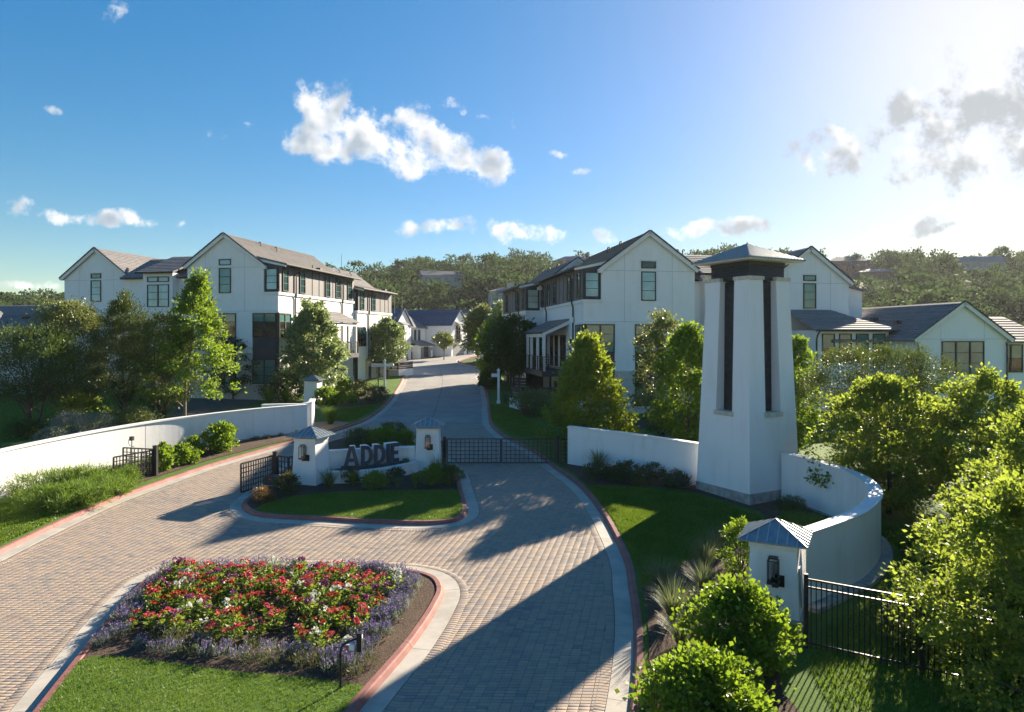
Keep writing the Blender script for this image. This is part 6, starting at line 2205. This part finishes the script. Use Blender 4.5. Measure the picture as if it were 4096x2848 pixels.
bed_rng = np.random.default_rng(21)
cand = []
for y in np.arange(12.4, 19.2, 0.30):
    for x in np.arange(-9.5, -1.0, 0.31):
        cand.append((x + bed_rng.normal(0, 0.07), y + bed_rng.normal(0, 0.07)))
cand = np.array(cand)
dk = dist_path(cand, BED_ISLE[::2], True)
yl = np.interp(cand[:, 0], fl[:, 0], fl[:, 1])
ins = inside(cand, BED_ISLE)
right_margin = np.where(cand[:, 0] > np.interp(cand[:, 1], [12, 18.5], [-3.2, -1.6]), 1.25, 0.85)
inner_ok = ins & (dk > np.where(cand[:, 0] > -4, 1.10, 0.72)) & (cand[:, 1] > yl + 0.95)
flowers = cand[inner_ok]
keep = bed_rng.random(len(flowers)) < np.clip(0.72 + (flowers[:, 1] - 15.0) * 0.12 - (flowers[:, 0] + 5.5) * 0.06, 0.45, 0.97)
flowers = flowers[keep]
protos = {k: [bedding_proto(v, 200 + i * 7 + j) for j in range(4)] for i, (k, v) in enumerate(COLS.items())}
used_p = {}
keys = list(COLS)
for i, (x, y) in enumerate(flowers):
    s = math.sin(x * 2.1 + y * 1.3) + math.sin(x * 0.9 - y * 2.7 + 1.0) + bed_rng.normal(0, 0.9)
    k = 'pink' if s > 0.75 else 'white' if s < -1.35 else 'red' if s > -0.1 else ('purple' if bed_rng.random() < 0.55 else 'pink')
    pr = protos[k][i % 4]
    o = pr if pr.name not in used_p else copy_tree(pr)
    used_p[pr.name] = 1
    row = 'back' if y > 16.6 else 'middle' if y > 14.9 else 'front'
    sidew = 'left' if x < -5.6 else 'right'
    o['label'] = '%s flowering plant in the %s %s part of the front island bed' % ({'pink': 'bright pink', 'red': 'deep red', 'white': 'white', 'purple': 'dark purple'}[k], row, sidew)
    o['group'] = '%s flowers, %s %s of the bed' % (k, row, sidew)
    o.location = (x, y, gz(y) + 0.115)
    o.rotation_euler = (0, 0, bed_rng.random() * 6.28)
    sc_ = 0.75 + 0.6 * bed_rng.random()
    o.scale = (sc_, sc_, sc_ * (0.8 + 0.4 * bed_rng.random()))
edge = []
for off_, step_ in ((0.42, 0.34), (0.64, 0.62)):
    ring = offset(BED_ISLE, SIDE['b'], off_, True)
    ring = np.vstack([ring, ring[:1]])
    s = np.concatenate([[0], np.cumsum(np.linalg.norm(np.diff(ring, axis=0), axis=1))])
    for u in np.arange(0, s[-1], step_):
        x, y = np.interp(u, s, ring[:, 0]), np.interp(u, s, ring[:, 1])
        if y > np.interp(x, fl[:, 0], fl[:, 1]) + 0.35:
            if x > -3.6 and y < 18.3:      # the planting stands back from the right-hand kerb
                x -= 0.34
                edge.append((x - 0.28, y + 0.1, True))
            edge.append((x, y, True))
for x in np.arange(-7.6, -2.6, 0.36):
    y = np.interp(x, fl[:, 0], fl[:, 1])
    edge.append((x, y + 0.42 + bed_rng.normal(0, 0.05), x < -5.4 and bed_rng.random() < 0.75))
    if bed_rng.random() < 0.8:
        edge.append((x + 0.15, y + 0.80 + bed_rng.normal(0, 0.05), bed_rng.random() < 0.45))
lav = {True: [lavender_proto(301), lavender_proto(302)], False: [lavender_proto(303, False)]}
seen_l = {}
for i, (x, y, b) in enumerate(edge):
    if not inside(np.array([[x, y]]), BED_ISLE)[0]:
        continue
    pr = lav[b][i % len(lav[b])]
    o = pr if pr.name not in seen_l else copy_tree(pr)
    seen_l[pr.name] = 1
    where = 'along the front edge' if y < np.interp(x, fl[:, 0], fl[:, 1]) + 1.0 else 'along the back edge' if y > 17.6 else 'along the left kerb' if x < -5 else 'along the right kerb'
    o['label'] = ('violet flower spikes edging the front island bedding ' if b else 'green hardly flowering lavender in the front island bedding ') + where
    o['group'] = ('violet' if b else 'green') + ' edging plants ' + where
    o.location = (x + bed_rng.normal(0, 0.04), y + bed_rng.normal(0, 0.04), gz(y) + 0.115)
    o.rotation_euler = (0, 0, bed_rng.random() * 6.28)
    sc_ = 0.72 + 0.36 * bed_rng.random()
    o.scale = (sc_, sc_, sc_ * (0.75 + 0.35 * bed_rng.random()))
for pr in [p for l in list(protos.values()) + list(lav.values()) for p in l]:
    if pr.name not in used_p and pr.name not in seen_l:
        for ch in list(pr.children):
            bpy.data.objects.remove(ch)
        bpy.data.objects.remove(pr)
# drip line
dl = thing('drip_hose', 'thin black drip hose snaking across the bare soil of the flower bed', 'hose', (0, 0, 0))
m = MB()
hp = catmull([G(*p) for p in [(960, 2560), (1120, 2540), (1300, 2470), (1500, 2450), (1430, 2490), (1250, 2600), (1100, 2640)]], 0.15)
m.tube([(x, y, gz(y) + 0.135) for x, y in hp], 0.012, 5)
m.build('pipe', MATS['black_metal'], dl)

# ------------------------------------------------------------------ turf blades on the lawns in view
def turf(name, label, poly, n, seed, h=0.055, y_max=60.0):
    rng_ = np.random.default_rng(seed)
    P = np.array(poly)
    lo, hi = P.min(0), P.max(0)
    hi[1] = min(hi[1], y_max)
    pts = np.empty((0, 2))
    while len(pts) < n:
        q_ = lo + rng_.random((n, 2)) * (hi - lo)
        q_ = q_[inside(q_, P)]
        q_ = q_[(np.abs(q_[:, 0]) < 0.78 * q_[:, 1])]
        pts = np.vstack([pts, q_])
        if len(q_) == 0:
            break
    pts = pts[:n]
    n = len(pts)
    dist = np.hypot(pts[:, 0], pts[:, 1])
    k = np.clip(dist / 16, 0.8, 2.2)
    th = rng_.random(n) * 6.28
    hh = h * (0.6 + 0.8 * rng_.random(n))
    c = np.stack([pts[:, 0], pts[:, 1], SLOPE * pts[:, 1] + 0.12], 1)
    side = np.stack([np.cos(th), np.sin(th), 0 * th], 1) * (0.012 * k)[:, None]
    tip = c + np.stack([rng_.normal(0, 0.03, n), rng_.normal(0, 0.03, n), hh + 0.02], 1)
    V = np.stack([c - side, c + side, tip], 1).reshape(-1, 3)
    o = link(name, np_mesh(name, V, np.arange(n * 3).reshape(-1, 3), MATS['leaf_turf'], per=3))
    return tag(o, label, 'grass', kind='stuff')


turf('grass', 'mown turf in front of the flower bed', BED_LAWN, 26000, 401, 0.05)
turf('grass', 'mown turf at the front of the sign island', SIGN_LAWN, 26000, 402, 0.05)
turf('grass', 'mown turf of the lawn below the tower', [G(*p) for p in [(2350, 1962), (2540, 1962), (2800, 2000), (3060, 2090), (2950, 2160), (2725, 2288), (2575, 2370), (2530, 2245), (2455, 2095)]], 42000, 403, 0.05)
turf('grass', 'mown turf on the left verge below the ground cover', [G(*p) for p in [(-250, 2320), (0, 2196), (243, 2082), (400, 2004), (520, 1962), (440, 1950), (150, 2010), (0, 2030), (-150, 2060)]], 22000, 404, 0.05)
turf('grass', 'rough turf outside the curved wall', [(7.0, 15.0), (9.5, 17.4), (11.2, 19.5), (11.6, 22), (16, 22), (16, 10.0), (5.2, 9.5), (5.8, 13.5)], 30000, 405, 0.06)
turf('grass', 'mown turf right of the street behind the right wall', [G(*p) for p in [(1965, 1690), (2040, 1745), (2270, 1800), (2270, 1760), (2140, 1700), (2050, 1640), (1962, 1625)]], 16000, 406, 0.06)
turf('grass', 'mown turf between the left wall and the left house', [G(*p) for p in [(-50, 1790), (500, 1690), (700, 1670), (720, 1600), (400, 1580), (-50, 1600)]], 20000, 407, 0.08)
turf('grass', 'mown turf at the left kerb beyond the wall', [G(*p) for p in [(1310, 1690), (1420, 1690), (1500, 1640), (1470, 1628), (1330, 1645), (1300, 1660)]], 12000, 408, 0.07)

# ------------------------------------------------------------------ fences, signs, lamps
pf = thing('picket_fence', 'black metal picket fence running right from the nearest lantern pier', 'fence', (6.05, 14.05, gz(14.05) + 0.1))
FP = [(0.0, 0.0), (1.78, -1.02), (3.6, -2.05), (5.4, -3.05)]
for i, (x, y) in enumerate(FP):
    dz = SLOPE * y
    MB().box(x - 0.035, x + 0.035, y - 0.035, y + 0.035, -0.3 + dz, 1.52 + dz).build('post', MATS['black_metal'], pf)
    MB().box(x - 0.042, x + 0.042, y - 0.042, y + 0.042, 1.52 + dz, 1.545 + dz).build('post_cap', MATS['black_metal'], pf)
for a, b in zip(FP[:-1], FP[1:]):
    for z in (1.44, 1.28, 0.14):
        MB().bar((a[0], a[1], z + SLOPE * a[1]), (b[0], b[1], z + SLOPE * b[1]), 0.032, 0.036).build('rail', MATS['black_metal'], pf)
    for k in range(1, 21):
        t = k / 21
        x, y = a[0] + (b[0] - a[0]) * t, a[1] + (b[1] - a[1]) * t
        MB().box(x - 0.009, x + 0.009, y - 0.009, y + 0.009, 0.03 + SLOPE * y, 1.44 + SLOPE * y).build('picket', MATS['black_metal'], pf)

ar = thing('entry_reader', 'slim black post with arm and card reader box at the front of the flower bed', 'card reader', (*G(1362, 2785), gz(G(1362, 2785)[1]) + 0.1))
MB().tube([(0, 0, -0.2), (0, 0, 0.74)], 0.024, 8).build('post', MATS['black_metal'], ar)
MB().tube([(0, 0, 0.73), (0.02, 0.03, 0.80), (0.10, 0.10, 0.85), (0.30, 0.22, 0.88), (0.34, 0.26, 0.92)], 0.022, 8).build('arm', MATS['black_metal'], ar)
MB().box(0.27, 0.36, 0.10, 0.20, 0.66, 1.0).build('reader_box', MATS['black_metal'], ar)
MB().box(0.362, 0.368, 0.115, 0.185, 0.90, 0.96).build('screen', MATS['white_metal'], ar)
MB().box(0.10, 0.24, 0.02, 0.11, 0.73, 0.83).build('intercom', MATS['white_metal'], ar)
MB().box(0.10, 0.145, 0.012, 0.02, 0.735, 0.825).build('red_label', MATS['red_print'], ar)


def text_mesh(s, size, ext=0.002):
    cu = bpy.data.curves.new('lettering', 'FONT')
    cu.body = s
    cu.size = size
    cu.extrude = ext
    cu.align_x = 'CENTER'
    cu.align_y = 'CENTER'
    ob = bpy.data.objects.new('lettering', cu)
    COL.objects.link(ob)
    dg = bpy.context.evaluated_depsgraph_get()
    me = bpy.data.meshes.new_from_object(ob.evaluated_get(dg))
    bpy.data.objects.remove(ob)
    return me


def street_sign(label, px, py, h, arms, text=None, rz=0.0):
    xy = G(px, py)
    o = thing('street_sign', label, 'street sign', (*xy, gz(xy[1]) + 0.05), rz, 'white street sign posts')
    MB().box(-0.13, 0.13, -0.13, 0.13, -0.3, 0.28).build('base', MATS['white_metal'], o)
    MB().box(-0.08, 0.08, -0.08, 0.08, 0.28, h).build('post', MATS['white_metal'], o)
    frustum(MB(), 0.12, 0.12, h, h + 0.06).build('cap', MATS['white_metal'], o)
    frustum(MB(), 0.09, 0.02, h + 0.06, h + 0.16).build('finial', MATS['white_metal'], o)
    for x0, x1 in arms:
        b = MB().box(x0, x1, -0.03, 0.03, h - 0.50, h - 0.24).build('name_board', MATS['white_metal'], o)
        if text and x0 < 0:
            me = text_mesh(text, 0.155)
            t = link('lettering', me, MATS['black_metal'], b)
            t.rotation_euler = (math.pi / 2, 0, 0)
            t.location = ((x0 + x1) / 2, -0.034, h - 0.37)
    return o


street_sign('white street sign post with a name board reading ARIANA COURT left of the street', 1538, 1577, 2.85, [(-1.15, -0.1), (0.1, 0.75)], 'ARIANA COURT', R(8))
street_sign('white street sign post on the right kerb beneath the dark street tree', 1994, 1620, 2.6, [(-0.55, -0.1)], None, R(10))
street_sign('distant white street sign post at the bend of the street', 1920, 1463, 3.3, [(-0.7, -0.1), (0.1, 0.6)], None, R(10))

lp = thing('lamp_post', 'thin black lamp post with glass lantern beside the left street sign', 'lamp post', (*G(1513, 1572), gz(G(1513, 1572)[1]) + 0.05))
MB().tube([(0, 0, -0.3), (0, 0, 1.75)], 0.05, 8).build('pole', MATS['black_metal'], lp)
MB().box(-0.16, 0.16, -0.16, 0.16, 1.75, 1.80).build('tray', MATS['black_metal'], lp)
for sx in (-1, 1):
    for sy in (-1, 1):
        MB().bar((sx * 0.12, sy * 0.12, 1.8), (sx * 0.15, sy * 0.15, 2.3), 0.02).build('frame_bar', MATS['black_metal'], lp)
MB().hexa([(-.11, -.11, 1.8), (.11, -.11, 1.8), (.11, .11, 1.8), (-.11, .11, 1.8)], [(-.14, -.14, 2.3), (.14, -.14, 2.3), (.14, .14, 2.3), (-.14, .14, 2.3)]).build('glass', MATS['clear_glass'], lp)
frustum(MB(), 0.19, 0.04, 2.3, 2.42).build('cap', MATS['black_metal'], lp)


def slat_fence(label, pts, z_w, h, n, low=True):
    x0, y0 = pts[0]
    o = thing('slat_fence', label, 'fence', (x0, y0, gz(y0) + 0.1))
    for a, b in zip(pts[:-1], pts[1:]):
        pa = (a[0] - x0, a[1] - y0)
        pb = (b[0] - x0, b[1] - y0)
        za, zb = SLOPE * (a[1] - y0), SLOPE * (b[1] - y0)
        if low:
            MB().bar((*pa, z_w / 2 + za - 0.2), (*pb, z_w / 2 + zb - 0.2), 0.2, z_w + 0.4).build('base_wall', MATS['wall_stucco'], o)
        for k in range(n):
            z = z_w + h * (k + 0.5) / n
            MB().bar((*pa, z + za), (*pb, z + zb), 0.03, h / n * 0.86).build('slat', MATS['fence_wood'], o)
        for q_, zz in ((pa, za), (pb, zb)):
            MB().box(q_[0] - 0.045, q_[0] + 0.045, q_[1] - 0.045, q_[1] + 0.045, zz, zz + z_w + h + 0.03).build('post', MATS['fence_wood'], o)
    return o


slat_fence('dark slatted yard fence on a white base before the right townhouse', [(-0.10, 50.2), (0.75, 48.6), (3.2, 49.4)], 0.75, 0.85, 4)
slat_fence('dark slatted yard fence behind the right street sign post', [(0.1, 57.0), (1.2, 56.4), (2.6, 58.0)], 0.4, 1.2, 5)
slat_fence('dark slatted fence on a white planter wall past the left lamp post', [(-14.6, 75.6), (-12.6, 75.4), (-11.3, 77.4)], 0.7, 0.8, 4)
slat_fence('dark slatted yard fence between the garage houses at the bend', [(-15.2, 108.2), (-13.3, 108.0)], 0.0, 1.7, 6, False)

# ------------------------------------------------------------------ wooded ridge (one mass of trees)
RIDGE = [(1770, 1126, 262, 15), (2040, 1195, 188, 11), (2290, 1070, 322, 16), (3400, 1080, 300, 17), (3510, 1105, 285, 14), (3930, 1075, 290, 17)]


def wood(seed=77):
    rng_ = np.random.default_rng(seed)
    prot = []
    for k in range(6):
        c, u = clumps(rng_, 'round' if k % 3 else 'egg', 1.0, -0.05, 1.0, 60, 0.34, 0.5)
        c[:, 2] *= 0.95
        V = foliage(rng_, c, 10, 0.11, 0.085, 0.75, 0.3, 0.7, 0.4)
        prot.append(V)
    out = []
    n = 0
    tries = 0
    spots = []
    grid = {}
    while n < 1350 and tries < 40000:
        tries += 1
        y = 128 + 232 * rng_.random() ** 0.9
        a = -1.05 + 2.25 * rng_.random()
        x = a * y
        if y < 150 and -0.16 < a < 0.02:
            continue
        if y < 142 and a > 0.3:
            continue
        key = (int(x // 6), int(y // 6))
        if key in grid:
            continue
        grid[key] = 1
        w = 7.0 + 8.5 * rng_.random() ** 1.3
        h = 5.0 + 7.5 * rng_.random() ** 1.4
        if y < 165:
            w, h = w * 0.85, h * 0.8
        ztop = float(hill(x, y)) + h * 0.9 - 0.6
        hide = False
        for (hpx, hpy, hd, hw) in RIDGE:
            hx, hzz = (hpx - 2048) / F, (1350 - hpy) / F
            if y < hd + 4 and abs(x / y - hx) < (hw * 0.5 + w * 0.42) / hd and (ztop - CAM_H) / y > hzz + 0.3 / hd:
                hide = True
        if hide:
            continue
        V = prot[rng_.integers(6)]
        th = rng_.random() * 6.28
        c_, s_ = math.cos(th), math.sin(th)
        X = (V[:, 0] * c_ - V[:, 1] * s_) * w + x
        Y = (V[:, 0] * s_ + V[:, 1] * c_) * w + y
        Z = V[:, 2] * h + float(hill(x, y)) - 0.6
        out.append(np.stack([X, Y, Z], 1))
        n += 1
    V = np.vstack(out)
    o = link('wood', np_mesh('wood', V, quad_faces(len(V)), MATS['leaf_wood']))
    return tag(o, 'dense evergreen woodland covering the ridge behind the houses', 'woodland', kind='stuff')


wood()

# ------------------------------------------------------------------ air
hz = MB().box(-640, 640, -90, 430, -9.0, 62.0)
hm = bpy.data.materials.new('haze')
hm.use_nodes = True
hm.node_tree.nodes.clear()
HN = NT(hm.node_tree)
pv = HN.n('ShaderNodeVolumePrincipled')
pv.inputs['Color'].default_value = (0.93, 0.96, 1.0, 1)
pv.inputs['Density'].default_value = HAZE
pv.inputs['Anisotropy'].default_value = 0.3
ho = HN.n('ShaderNodeOutputMaterial')
HN.l(pv.outputs[0], ho.inputs['Volume'])
tag(hz.build('haze', hm), kind='stuff')
